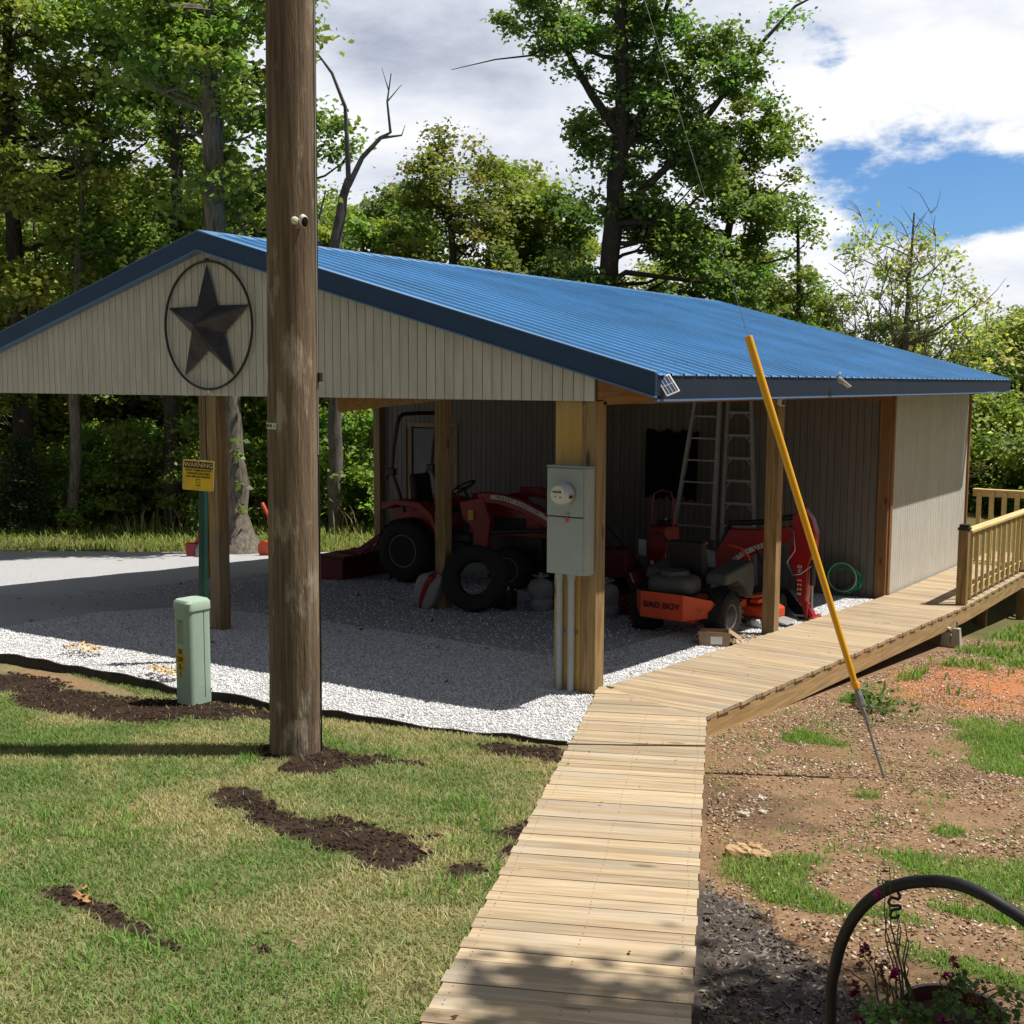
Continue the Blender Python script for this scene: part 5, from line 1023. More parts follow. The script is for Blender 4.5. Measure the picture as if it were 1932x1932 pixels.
# loader frame and arms
def strip(pts, w): 
    up_ = [(x, z) for x, z in pts]; lo = [(x, z - w_) for (x, z), w_ in zip(pts, w)]; return up_ + lo[::-1]
for s_ in (-1, 1):
    y0, y1 = sorted((s_ * .50, s_ * .60)); 
    plate([(1.0, 1.22), (1.38, 1.30), (1.50, .98), (1.44, .50), (1.22, .46), (1.24, .84), (1.05, 1.0)], y0, y1, 'loader_tower', 'red', T, .01)
    arm = plate(strip([(1.30, 1.36), (1.62, 1.37), (1.98, 1.30), (2.38, 1.14), (2.62, .86), (2.86, .46), (3.0, .26)], [.13, .15, .17, .2, .2, .14, .08]), y0 + .012, y1 - .012, 'loader_arm', 'red', T, .01)
    if s_ < 0:
        ypl = y0 + .0105
        MB().prism(strip([(1.50, 1.34), (1.72, 1.335), (2.0, 1.265), (2.32, 1.14), (2.46, 1.02)], [.052, .06, .064, .066, .03]), ypl - .0035, ypl).build('white_stripe', 'pale', arm)
        tx = 'MASSEY FERGUSON'; pa = [(1.62, 1.312), (1.75, 1.297), (1.88, 1.27), (2.0, 1.232), (2.12, 1.188), (2.3, 1.115)]
        for i_, ch in enumerate(tx):
            q = i_ / (len(tx) - 1) * .62; xx = 1.62 + q; zz = np.interp(xx, [p_[0] for p_ in pa], [p_[1] for p_ in pa]); sl = np.interp(xx, [1.6, 2.3], [-.08, -.40])
            if ch != ' ': text('writing', ch, .055, 'lens', arm, Matrix.Translation((xx, ypl - .005, zz)) @ Matrix.Rotation(-math.atan(sl), 4, 'Y') @ Matrix.Rotation(PI / 2, 4, 'X'), .0008)
    MB().tube([(1.40, s_ * .55, .82), (2.35, s_ * .55, .90)], .028, 10).build('lift_cylinder', 'blackm', T, smooth=True); MB().tube([(2.0, s_ * .55, .87), (2.55, s_ * .55, .92)], .016, 8).build('cylinder_rod', 'steel', T)
MB().beam((2.62, -.55, .74), (2.62, .55, .74), .08, .08).build('cross_tube', 'red', T)
bk = [(3.0, .02), (3.45, 0.0), (3.50, .03), (3.12, .08), (2.99, .20), (2.98, .50), (2.94, .52), (2.93, .16)]
MB().prism(bk, -.70, .70).build('loader_bucket', 'red', T); 
for s_ in (-1, 1): plate([(2.95, .04), (3.46, .02), (3.25, .30), (2.97, .51)], min(s_ * .70, s_ * .72), max(s_ * .70, s_ * .72), 'bucket_side', 'red', T)
MB().box(1.16, 1.24, -.63, -.60, .98, 1.12).build('orange_reflector', 'sticker', T)
# box blade behind the tractor
Bx = thing('box_blade', 'dull red box blade attachment lying behind the tractor wheel', 'box blade', (-7.2, 5.25, gzf(-7.2, 5.2)))
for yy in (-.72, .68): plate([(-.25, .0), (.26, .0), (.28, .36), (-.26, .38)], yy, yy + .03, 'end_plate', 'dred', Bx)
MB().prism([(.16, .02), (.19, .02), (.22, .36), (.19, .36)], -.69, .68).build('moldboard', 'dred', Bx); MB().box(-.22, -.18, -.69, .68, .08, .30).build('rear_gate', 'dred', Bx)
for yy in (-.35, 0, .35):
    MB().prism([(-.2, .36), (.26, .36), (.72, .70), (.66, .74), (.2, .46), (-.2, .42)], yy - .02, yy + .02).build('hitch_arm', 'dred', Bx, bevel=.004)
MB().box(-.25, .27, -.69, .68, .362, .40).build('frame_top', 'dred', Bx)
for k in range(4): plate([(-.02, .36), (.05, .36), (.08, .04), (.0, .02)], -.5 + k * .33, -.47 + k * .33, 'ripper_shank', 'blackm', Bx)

# --- spare tyre leaning on the inner post
sx, sy = -3.42, 3.02; t = thing('spare_tyre', 'loose black tyre leaning against the inner post', 'tyre', (sx, sy, gzf(sx, sy))); 
R_ = .385; prof = [(.20, -.07), (.215, -.095), (.30, -.115), (.375, -.10), (.400, -.06), (R_, 0), (.400, .06), (.375, .10), (.30, .115), (.215, .095), (.20, .07), (.225, .05), (.33, .05), (.34, 0), (.33, -.05), (.225, -.05)]
vs = []; n = len(prof); 
for k in range(36):
    a = 2 * PI * k / 36
    for r_, h in prof: vs.append((r_ * math.cos(a), h, r_ * math.sin(a)))
mb = MB().add(vs, [(k * n + i, k * n + (i + 1) % n, ((k + 1) % 36) * n + (i + 1) % n, ((k + 1) % 36) * n + i) for k in range(36) for i in range(n)])
for k in range(36):
    a = 2 * PI * k / 36; mb.box(-.012, .012, -.085, .085, -.006, .010, Matrix.Rotation(a, 4, 'Y') @ Matrix.Translation((0, 0, R_ - .002)) @ Matrix.Rotation(R(20 if k % 2 else -20), 4, 'Z'))
o = mb.build('tyre', 'rubber', t, smooth=True); o.rotation_euler = (R(-14), 0, R(22)); o.location = (0, 0, .40)
# --- salt bag against the inner post
bx_, by_ = -4.02, 2.86; t = thing('salt_bag', 'slumped white plastic bag with a red band leaning on the inner post', 'bag', (bx_, by_, gzf(bx_, by_)))
rgb = np.random.default_rng(3)
def lump(sz, seed, sub=10, amp=.12, sag=0):
    rg_ = np.random.default_rng(seed); vs = []; n1, n2 = sub * 2, sub
    for i in range(n2 + 1):
        th = PI * i / n2
        for j in range(n1):
            ph = 2 * PI * j / n1; se = lambda v, e=.6: math.copysign(abs(v) ** e, v)
            q = 1 + amp * (math.sin(3 * ph + seed) * math.sin(2 * th) + .5 * math.sin(5 * ph + 2 * th + seed)); vs.append((sz[0] * se(math.sin(th)) * se(math.cos(ph)) * q, sz[1] * se(math.sin(th)) * se(math.sin(ph)) * q, sz[2] * se(math.cos(th)) * q + sag * (math.cos(ph) * sz[0]) ** 2))
    fs = [(i * n1 + j, i * n1 + (j + 1) % n1, (i + 1) * n1 + (j + 1) % n1, (i + 1) * n1 + j) for i in range(n2) for j in range(n1)]; return vs, fs
v, f = lump((.20, .12, .22), 2, 12, .10); v = [(x - .30 * max(0, .2 - z) + .08, y, z + .20) for x, y, z in v]; MB().add(v, f).build('sack', M('bag_white', (.26, .25, .25), .45, ns=9, na=.15, bump=.6, bs=12), t, smooth=True)
v, f = lump((.045, .128, .222), 2, 12, .10); v = [(x * (1 + z) - .45 * max(0, .2 - z) + .12, y - .006, z + .203) for x, y, z in v]; MB().add(v, f).build('red_band', 'red', t, smooth=True)
t = thing('oil_jug', 'small dark jug with a bright cap standing by the tractor front wheel', 'jug', (-3.28, 3.45, gzf(-3.28, 3.45))); MB().box(-.13, .13, -.1, .1, 0, .24).build('body', 'blackm', t, bevel=.04); MB().lathe([(0, 0), (.03, 0), (.03, .04), (0, .045)], (.02, 0, .24)).build('cap', 'pale', t); MB().tube([(-.1, 0, .22), (-.06, 0, .31), (.02, 0, .30)], .013, 8).build('handle', 'blackp', t, smooth=True)
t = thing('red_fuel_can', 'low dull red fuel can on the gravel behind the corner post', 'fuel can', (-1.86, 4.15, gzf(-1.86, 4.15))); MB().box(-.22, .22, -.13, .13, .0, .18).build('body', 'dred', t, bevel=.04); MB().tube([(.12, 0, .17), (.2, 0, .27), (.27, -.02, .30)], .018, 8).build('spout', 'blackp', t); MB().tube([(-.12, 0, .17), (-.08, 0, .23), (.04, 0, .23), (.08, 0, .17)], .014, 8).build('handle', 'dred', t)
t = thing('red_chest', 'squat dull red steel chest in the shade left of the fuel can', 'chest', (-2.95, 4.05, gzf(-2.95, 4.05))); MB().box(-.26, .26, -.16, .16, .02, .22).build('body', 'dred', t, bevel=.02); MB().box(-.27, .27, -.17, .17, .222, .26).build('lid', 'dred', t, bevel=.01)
# --- propane cylinders behind the meter post
for i_, (px_, py_, lb) in enumerate(((-2.02, 3.72, 'pale propane cylinder showing right of the corner post'), (-2.86, 3.6, 'pale propane cylinder showing left of the corner post conduits'))):
    t = thing('propane_cylinder', lb, 'gas cylinder', (px_, py_, gzf(px_, py_)), 0, 'propane cylinders behind the corner post'); MB().lathe([(.0, .02), (.12, .02), (.15, .06), (.155, .12), (.135, .165), (.155, .20), (.155, .30), (.13, .36), (.06, .40), (0, .405)]).build('tank', M('tank_white%d' % i_, (.22, .22, .22), .5, ns=6, na=.25), t, smooth=True)
    MB().tube([(.09 * math.cos(a), .09 * math.sin(a), .44) for a in np.arange(-2.4, 2.5, .3)], .012, 6).build('collar', 'galv', t); MB().lathe([(0, .40), (.025, .4), (.025, .47), (0, .47)]).build('valve', 'steel', t); MB().lathe([(.10, 0), (.115, 0), (.115, .03), (.10, .03)]).build('foot_ring', 'galv', t)

# --- zero-turn mower, tail towards the viewer
MX, MY = -.83, 3.38; MZ = gzf(MX, MY + .4); m_ = thing('zero_turn_mower', 'orange zero turn mower with its rear bumper facing out beside the middle side post', 'mower', (MX, MY, MZ), R(-2))
for s_ in (-1, 1):
    tyre(m_, s_ * .46, .0, .27, .27, .24, .13, face=s_ if s_ < 0 else -1, lugs=26, ax='x', lugd=.02)
MB().box(-.30, .30, -.35, .95, .22, .30).build('frame', 'orange', m_, bevel=.01)
# rear bumper: a face panel and two chamfered cheeks
def panel(pts, name, mat, th=.02):
    v = [Vector(p) for p in pts]; nn = (v[1] - v[0]).cross(v[2] - v[0]).normalized() * th; k = len(v)
    return MB().add(v + [p + nn for p in v], [tuple(range(k)), tuple(range(2 * k - 1, k - 1, -1))] + [(i, (i + 1) % k, (i + 1) % k + k, i + k) for i in range(k)]).build(name, mat, m_, bevel=.003)
z0, z1 = .27, .54
bp1 = panel([(-.27, -.50, z0 - .01), (-.27, -.50, z1), (.24, -.50, z1), (.24, -.50, z0 - .01)], 'rear_bumper', 'orange')
panel([(.2415, -.50, z0 - .01), (.2415, -.50, z1), (.46, -.26, z1 - .07), (.50, -.16, z0 + .10), (.44, -.24, z0 + .01)], 'bumper_cheek', 'orange'); panel([(-.2715, -.50, z0 - .01), (-.49, -.22, z0 + .05), (-.46, -.26, z1 - .04), (-.2715, -.50, z1)], 'bumper_cheek', 'orange')
text('writing', 'BAD BOY', .088, 'lens', bp1, Matrix.Translation((-.005, -.5225, .405)) @ Matrix.Rotation(PI / 2, 4, 'X'), .0008, 1.18)
text('writing', 'ZT', .04, 'lens', m_, Matrix.Translation((.385, -.375, .36)) @ Matrix.Rotation(R(48), 4, 'Z') @ Matrix.Rotation(PI / 2, 4, 'X'), .0008, 1.4)
v, f = lump((.28, .20, .115), 5, 10, .03); MB().add([(x - .02, y - .20, z + .60) for x, y, z in v], f).build('engine', 'seat', m_, smooth=True)
MB().lathe([(0, .0), (.16, .0), (.15, .05), (.10, .06), (0, .06)], (-.02, -.2, .70), 'z', 24).build('engine_screen', 'seat', m_, smooth=True); MB().box(-.22, .2, -.36, -.05, .31, .50).build('engine_block', 'blackm', m_, bevel=.02)
MB().tube([(-.24, -.36, .48), (-.24, -.44, .46), (.18, -.44, .46), (.2, -.36, .44)], .03, 10).build('muffler', 'blackm', m_, smooth=True)
for s_ in (-1, 1):
    a, b = sorted((s_ * .24, s_ * .50)); MB().prism([(-.02, .60), (.02, .72), (.62, .80), (.70, .76), (.72, .50), (.66, .38), (.58, .40), (.50, .52), (.30, .62), (.1, .60)], a, b, 'yz').build('side_pod', 'seat', m_, bevel=.03)
    MB().tube([(s_ * .34, .78, .42), (s_ * .36, .86, .62), (s_ * .36, .84, .80), (s_ * .28, .80, .90), (s_ * .14, .78, .93)], .017, 8).build('steering_lever', 'orange', m_, smooth=True)
    MB().tube([(s_ * .30, 1.62, 0.115), (s_ * .30, 1.62, .34)], .02, 8).build('caster_fork', 'orange', m_); tyre(m_, s_ * .38, 1.66, .14, .14, .10, .06, face=s_, lugs=10, ax='x', lugd=.01)
MB().box(-.22, .22, .12, .58, .56, .66).build('seat', 'blackp', m_, bevel=.04); MB().prism([(.06, .62), (.16, .62), (.06, 1.06), (-.03, 1.04)], -.22, .22, 'yz').build('seat_back', 'blackp', m_, bevel=.03)
MB().prism([(-.62, .95), (.62, .95), (.66, 1.2), (.45, 1.45), (-.45, 1.45), (-.66, 1.2)], .10, .22, 'xy').build('mower_deck', 'orange', m_, bevel=.02)
MB().box(-.28, .30, .95, 1.7, .30, .33).build('foot_plate', 'blackp', m_); MB().prism([(.34, .95), (.44, .95), (.44, 1.25), (.34, 1.3)], .26, .30, 'xy').build('deck_lift', 'orange', m_)
MB().tube([(.34, .8, .36), (.52, .86, .38)], .02, 8).build('lift_arm', 'orange', m_); MB().tube([(-.36, -.5, .62), (-.45, -.42, .70)], .012, 6).build('cable', 'steel', m_)

# --- backhoe attachment on the ground behind the mower
H = thing('backhoe_attachment', 'red backhoe arm with white stripe resting on its bucket at the storage wall', 'backhoe', (0, 5.3, 0))
boom = [(-1.36, .22), (-1.35, .42), (-1.14, .79), (-.74, .81), (-.33, .89), (-.26, .80), (-.33, .70), (-.72, .55), (-1.06, .35), (-1.28, .22)]
bm_ = plate(boom, -.07, .07, 'boom', 'red', H, .012)
MB().prism([(-1.20, .31), (-1.12, .40), (-.95, .545), (-.72, .645), (-.50, .715), (-.50, .655), (-.72, .585), (-.93, .48), (-1.10, .35)], -.0745, -.0705).build('white_stripe', 'pale', bm_)
tx = 'MASSEY FERGUSON'
for i_, ch in enumerate(tx):
    q = i_ / (len(tx) - 1); xx = -1.08 + q * .55; zz = np.interp(xx, [-1.1, -.95, -.72, -.5], [.39, .512, .615, .685]); sl = np.interp(xx, [-1.08, -.53], [.85, .33])
    if ch != ' ': text('writing', ch, .052, 'lens', bm_, Matrix.Translation((xx, -.076, zz)) @ Matrix.Rotation(-math.atan(sl), 4, 'Y') @ Matrix.Rotation(PI / 2, 4, 'X'), .0008, .8)
dp = plate([(-.33, .86), (-.33, 1.02), (-.20, 1.11), (-.09, .98), (-.04, .82), (-.05, .62), (-.12, .40), (-.13, .05), (-.15, -.08), (-.235, -.03), (-.275, .32), (-.34, .42), (-.37, .58), (-.31, .72)], -.075, .075, 'dipper_arm', 'red', H, .012)
for i_, ch in enumerate('0225 HD'):
    text('writing', ch, .075, 'pale', dp, Matrix.Translation((-.215, -.077, .075 + i_ * .055)) @ Matrix.Rotation(-PI / 2, 4, 'Y') @ Matrix.Rotation(PI / 2, 4, 'X'), .0008, .75)
MB().tube([(-1.30, -.0, .50), (-1.16, 0, .86), (-.75, 0, .90), (-.40, 0, .98), (-.28, 0, 1.0)], .036, 10).build('boom_cylinder', 'blackm', H, smooth=True)
MB().tube([(-.62, 0, .93), (-.30, 0, 1.02)], .016, 8).build('cylinder_rod', 'steel', H)
MB().tube([(-.085, 0, .66), (-.085, 0, .18)], .032, 12).build('bucket_cylinder', 'blackm', H, smooth=True); MB().tube([(-.085, 0, .20), (-.085, 0, -.17)], .017, 8).build('cylinder_rod', 'steel', H); MB().tube([(-.085, -.04, .50), (-.085, -.04, .60)], .035, 12).build('cylinder_label', 'card', H)
plate([(-.21, -.02), (-.12, -.04), (-.03, -.20), (-.05, -.25), (-.14, -.25)], -.06, .06, 'bucket_link', 'red', H, .01); plate([(-.14, .0), (-.10, .0), (-.10, -.22), (-.13, -.24)], -.10, -.062, 'bucket_link', 'red', H, .006)
MB().tube([(-.04, -.13, -.215), (-.04, .13, -.215)], .035, 12).build('pivot_pin', 'red', H)
MB().prism([(-.18, -.22), (-.06, -.235), (-.12, -.26), (-.35, -.265), (-.62, -.20), (-.78, .05), (-.74, .06), (-.58, -.15), (-.34, -.22)], -.17, .17).build('bucket', 'blackm', H, bevel=.005)
plate([(-.18, -.22), (-.36, -.26), (-.62, -.19), (-.78, .06), (-.46, .08)], -.175, -.168, 'bucket_side', 'blackm', H); plate([(-.18, -.22), (-.36, -.26), (-.62, -.19), (-.78, .06), (-.46, .08)], .168, .175, 'bucket_side', 'blackm', H)
MB().tube([(-.40, -.09, .88), (-.30, -.10, .84), (-.27, -.11, .6), (-.37, -.10, .45), (-.30, -.10, .30), (-.20, -.10, .32), (-.09, -.05, .42)], .008, 6).build('hydraulic_hose', 'steel', H, smooth=True)
MB().box(-1.62, -1.28, -.3, .3, -.27, .30).build('mast_frame', 'blackm', H, bevel=.02); MB().tube([(-1.42, 0, .25), (-1.42, 0, .62)], .05, 10).build('swing_post', 'blackm', H); MB().prism([(-1.46, .25), (-1.30, .23), (-1.32, .5), (-1.46, .52)], -.1, .1).build('swing_bracket', 'galv', H)
MB().tube([(-.78, -.08, .57), (-.62, -.14, .33), (-.60, -.14, .25)], .012, 8).build('control_lever', 'blackp', H)
for s_ in (-1, 1): MB().tube([(-1.45, s_ * .3, .1), (-1.5, s_ * .75, -.05)], .035, 8).build('stabiliser_leg', 'blackm', H); MB().box(-1.62, -1.38, s_ * .75 - .1, s_ * .75 + .1, -.30, -.27).build('stabiliser_pad', 'blackm', H)
t = thing('metal_sheet', 'bent pale metal sheet lying on the gravel right of the mower deck', 'sheet metal', (-.33, 4.75, gzf(-.33, 4.75) + .02)); MB().prism([(-.30, 0), (.22, .02), (.20, .028), (-.28, .12), (-.30, .11)], -.16, .16).build('sheet', 'alu', t)
# --- red walk-behind machine with handle
w = thing('walk_behind_engine', 'red walk-behind power unit with loop handle and stickers beneath the black wall cloth', 'power equipment', (-2.45, 6.05, gzf(-2.45, 6.05)), R(-12))
MB().box(-.17, .15, -.16, .16, .34, .95).build('body', 'red', w, bevel=.04); MB().box(-.22, .22, -.2, .2, .16, .33).build('chassis', 'dred', w, bevel=.02); MB().lathe([(0, -.19), (.15, -.185), (.165, -.165), (0, -.164)], (.02, 0, .70), 'y', 24).build('recoil_cover', 'red', w, smooth=True)
MB().tube([(-.2, -.02, .9), (-.22, .0, 1.25), (-.19, 0, 1.36), (-.05, 0, 1.42), (.10, 0, 1.40), (.15, 0, 1.28), (.14, 0, .93)], .014, 8).build('handle', 'red', w, smooth=True)
MB().box(-.31, -.18, -.17, -.155, .52, .74).build('notice_card', 'pale', w); MB().box(-.10, -.045, -.168, -.162, .42, .47).build('sticker', 'white', w); MB().box(.16, .21, -.168, -.162, .50, .55).build('sticker', 'white', w); MB().box(-.03, .03, -.175, -.163, .30, .42).build('sticker', 'sticker', w); MB().box(.155, .165, -.1, .02, .5, .55).build('sticker', 'white', w)
MB().tube([(.17, -.18, .80), (.24, -.2, .74), (.22, -.2, .55), (.10, -.19, .43)], .013, 8).build('hose', 'blackp', w, smooth=True); MB().box(-.08, .10, -.08, .08, .952, 1.02).build('air_filter', 'blackp', w, bevel=.02); MB().lathe([(0, 0), (.018, 0), (.02, .025), (0, .03)], (.04, -.03, 1.02)).build('filler_cap', 'steel', w)
for s_ in (-1, 1): tyre(w, s_ * .26, .08, .17, .17, .08, .08, face=s_, lugs=12, ax='x', lugd=.012)
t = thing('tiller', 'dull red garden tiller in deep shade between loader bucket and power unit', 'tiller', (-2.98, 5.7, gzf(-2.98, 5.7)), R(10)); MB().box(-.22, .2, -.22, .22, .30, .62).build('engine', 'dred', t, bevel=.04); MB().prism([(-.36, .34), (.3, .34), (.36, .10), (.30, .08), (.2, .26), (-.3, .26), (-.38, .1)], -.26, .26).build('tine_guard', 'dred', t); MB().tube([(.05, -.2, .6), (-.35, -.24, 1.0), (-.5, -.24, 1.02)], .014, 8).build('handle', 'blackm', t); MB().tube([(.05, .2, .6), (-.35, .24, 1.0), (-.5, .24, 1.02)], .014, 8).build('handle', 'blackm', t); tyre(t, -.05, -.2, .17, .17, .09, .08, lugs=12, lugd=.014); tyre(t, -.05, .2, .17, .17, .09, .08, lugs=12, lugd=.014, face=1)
# --- ladders against the back wall (Y about 7.9)
def ladder(name, label, bl_, br_, tl_, tr_, nr, rung=.03, brace=True, rail=.028, mat='alu', steps=False, depth=.07):
    t = thing(name, label, 'ladder', ((bl_[0] + br_[0]) / 2, bl_[1], bl_[2])); o_ = Vector(t.location); L = [Vector(v) - o_ for v in (bl_, br_, tl_, tr_)]
    for a, b in ((L[0], L[2]), (L[1], L[3])): MB().beam(a, b, rail, depth, (0, 1, 0)).build('rail', mat, t, bevel=.003)
    for k in range(nr):
        q = (k + .6) / nr; a = L[0].lerp(L[2], q); b = L[1].lerp(L[3], q); MB().beam(a, b, depth * .95 if steps else rung, .022 if steps else rung).build('rung', mat, t)
        if brace:
            for p_, s_ in ((a, 1), (b, -1)): dirn = (b - a).normalized() * s_; MB().beam(p_ + dirn * .10 - Vector((0, .01, .012)), p_ - Vector((0, .01, .12)), .008, .016).build('brace', mat, t)
    return t
yb_ = YD - .28; yt = YD - .10; g_ = gzf(-2.5, 7.5)
ladder('stepladder', 'tall tapering aluminium stepladder, the left one of the leaning pair', (-3.17, yb_ - .15, g_), (-2.44, yb_ - .15, g_), (-2.80, yt - .12, 2.55), (-2.44, yt - .12, 2.55), 9, steps=True, brace=False, rail=.05)
ladder('extension_ladder', 'narrow aluminium ladder with braced rungs, the right one of the leaning pair', (-2.36, yb_, g_), (-1.80, yb_, g_), (-2.36, yt, 2.62), (-2.02, yt, 2.62), 9, rung=.036, rail=.045)
ladder('wooden_ladder', 'dim grey ladder on the back wall just right of the corner post', (-4.62, yb_, g_), (-4.10, yb_, g_), (-4.55, yt, 2.5), (-4.16, yt, 2.5), 9, brace=False, mat='rim', rung=.022)
# black cloth on the wall
mb = MB(); nx_, nz_ = 34, 12; vs = []
for i in range(nz_ + 1):
    for j in range(nx_ + 1):
        q = j / nx_; z = 1.86 - i / nz_ * (1.02 + .03 * math.sin(q * 40)) + (.03 * math.sin(q * 19) + .015 * math.sin(q * 47)) * (1 if i == 0 else .4); vs.append((-3.72 + q * .86, YD - .075 - .018 * math.sin(q * 62 + i * .1) - .008 * i / nz_, z))
mb.add(vs, [(i * (nx_ + 1) + j, i * (nx_ + 1) + j + 1, (i + 1) * (nx_ + 1) + j + 1, (i + 1) * (nx_ + 1) + j) for i in range(nz_) for j in range(nx_)])
o = mb.build('hanging_cloth', M('black_cloth', (.008, .008, .009), .95, spec=.1), None, smooth=True); sm = o.modifiers.new('thickness', 'SOLIDIFY'); sm.thickness = .006; tag(o, 'ruffled black cloth hanging on the back wall left of the ladders', 'cloth')
# hose coil
t = thing('garden_hose', 'coiled green hose hanging low on the storage wall behind the walk', 'hose', (-.55, YD - .30, gzf(-.5, 7.5) + .02)); rg = np.random.default_rng(4)
pts = []
for k in range(190):
    a = k * .2; q = .215 + .025 * math.sin(k * .37) + .012 * rg.normal(); pts.append((q * 1.12 * math.cos(a), .10 - .12 * math.cos(a * .5) * .4 + .02 * math.sin(k), .22 + q * .9 * math.sin(a) * .95 + .02 * math.sin(k * .11)))
MB().tube(pts, .011, 6).build('green_coil', 'hose', t, smooth=True)
MB().tube([(.20 * math.cos(a * .2) + .02, .02, .25 + .20 * math.sin(a * .2)) for a in range(58)], .010, 6).build('white_coil', 'hosew', t, smooth=True)
# cardboard box
t = thing('cardboard_box', 'open crushed cardboard box on the gravel beside the mower wheel', 'box', (-.27, 2.95, gzf(-.27, 2.95)), R(24))
MB().prism([(-.15, 0), (.15, 0), (.17, .15), (-.17, .16)], -.11, -.104).build('side', 'card', t); MB().box(-.15, .15, .104, .11, 0, .15).build('side', 'card', t); MB().box(-.15, -.144, -.104, .104, 0, .15).build('side', 'card', t); MB().box(.144, .15, -.104, .104, 0, .15).build('side', 'card', t); MB().box(-.144, .144, -.104, .104, .0, .006).build('base', 'card', t)
MB().add([(.15, -.10, .15), (.15, .10, .15), (.28, .09, .07), (.28, -.11, .06), (.151, -.10, .156), (.151, .10, .156), (.281, .09, .076), (.281, -.11, .066)], [(3, 2, 1, 0), (4, 5, 6, 7), (0, 1, 5, 4), (1, 2, 6, 5), (2, 3, 7, 6), (3, 0, 4, 7)]).build('flap', 'card', t)
MB().add([(-.15, -.10, .15), (-.15, .10, .15), (-.24, .08, .04), (-.25, -.10, .05), (-.151, -.10, .156), (-.151, .10, .156), (-.241, .08, .046), (-.251, -.10, .056)], [(0, 1, 2, 3), (7, 6, 5, 4), (4, 5, 1, 0), (5, 6, 2, 1), (6, 7, 3, 2), (7, 4, 0, 3)]).build('flap', 'card', t)
MB().box(-.04, .08, -.1155, -.1125, .03, .11).build('label_patch', 'white', t)
# white bag and crumpled leaves near the middle post
v, f = lump((.12, .09, .06), 7, 9, .25); t = MB().add([(x, y, z + .05) for x, y, z in v], f).build('plastic_bag', M('bag_film', (.55, .55, .55), .4, ns=12, na=.2, bump=.8, bs=18), None, smooth=True); t.location = (-.36, 4.35, gzf(-.36, 4.35)); tag(t, 'crumpled white plastic bag on the gravel left of the middle side post', 'bag')
scatter_chips(260, -.32, .02, 3.0, 3.75, .03, .07, .6, 'dry_leaves', lambda X, Y: RNG.random(len(X)) < .8, ccol([(.30, .20, .11), (.45, .36, .24), (.2, .13, .08)]), 'dry leaves blown together at the foot of the middle side post', 'leaf litter', .05)

# ============================================================ yard things
# utility pedestal
px_, py_ = -2.665, -1.95; pz = -.03
PD = thing('utility_pedestal', 'pale green utility pedestal with yellow number stickers at the gravel edge', 'pedestal', (px_, py_, pz), R(-4))
def rrect(w, d, r, n=5):
    out = []
    for cx, cy, a0 in ((w - r, d - r, 0), (-w + r, d - r, 90), (-w + r, -d + r, 180), (w - r, -d + r, 270)):
        for k in range(n + 1): a = R(a0 + 90 * k / n); out.append((cx + r * math.cos(a), cy + r * math.sin(a)))
    return out
hgt = .83; MB().prism(rrect(.107, .115, .05), 0, hgt, 'xy').build('shell', 'teal', PD, smooth=True)
cap_ = rrect(.115, .123, .055); n = len(cap_); vs = [(x, y, hgt - .055) for x, y in cap_] + [(x, y, hgt + .005) for x, y in cap_] + [(x * .86, y * .86, hgt + .028) for x, y in cap_]
MB().add(vs, [(i, (i + 1) % n, (i + 1) % n + n, i + n) for i in range(n)] + [(i + n, (i + 1) % n + n, (i + 1) % n + 2 * n, i + 2 * n) for i in range(n)] + [tuple(range(2 * n, 3 * n)), tuple(range(n - 1, -1, -1))]).build('cap', 'teal', PD, smooth=True)
MB().box(.1072, .1088, .030, .034, .05, hgt - .06).build('seam', 'dgreen', PD); MB().box(.1075, .110, .085, .098, .10, .115).build('bolt', 'lens', PD); MB().box(.1072, .1085, .0, .01, .14, .15).build('bolt', 'teal', PD)
MB().box(-.05, .03, -.1168, -.1152, .50, .70).build('notice_label', M('notice', (.30, .36, .25), .6, ns=30, na=.2), PD)
for k, ln in enumerate(('=====', '-----', '--', '#', '---')): text('writing', ln, .018, 'dgreen', PD, Matrix.Translation((-.01, -.1175, .685 - k * .028)) @ Matrix.Rotation(PI / 2, 4, 'X'), .0005)
for k, ln in enumerate(('3B', '20R', '3L', '1')):
    s_ = MB().box(-.012 - .021 * len(ln), -.012 + .021 * len(ln), -.1170, -.1153, .405 - k * .062 , .463 - k * .062).build('number_sticker', 'sticker', PD); text('writing', ln, .058, 'ink', s_, Matrix.Translation((-.012, -.1182, .434 - k * .062)) @ Matrix.Rotation(PI / 2, 4, 'X'), .0006, .85)
# green sign post with warning plate
gx, gy = -3.56, -1.075; WS = thing('warning_sign', 'yellow and maroon cable warning plate on a green post by the pedestal', 'sign', (gx, gy, -.02))
MB().box(-.035, .035, -.022, .022, -.3, 1.90).build('post', 'dgreen', WS, bevel=.006); MB().box(.0355, .039, -.02, .02, .4, 1.6).build('post_edge', 'dgreen', WS); WS.rotation_euler = (0, R(2.2), 0)
sg_ = Matrix.Translation((-.0, -.055, 1.765)) @ Matrix.Rotation(R(26), 4, 'Z') @ Matrix.Scale(1.1, 4) @ Matrix.Rotation(R(1.5), 4, 'Y') @ Matrix.Rotation(PI / 2, 4, 'X')
sp_ = MB().prism(rrect(.135, .125, .014), -.0015, .0015, 'xy').build('plate', 'yellow', WS); sp_.matrix_local = sg_
bd_ = MB()
MB().prism(rrect(.124, .028, .008), .0018, .0028, 'xy').build('title_band', 'maroon', sp_, loc=(0, .084, 0))
text('writing', 'WARNING', .050, 'fade', sp_, Matrix.Translation((0, .084, .0038)), .0006, 1.0)
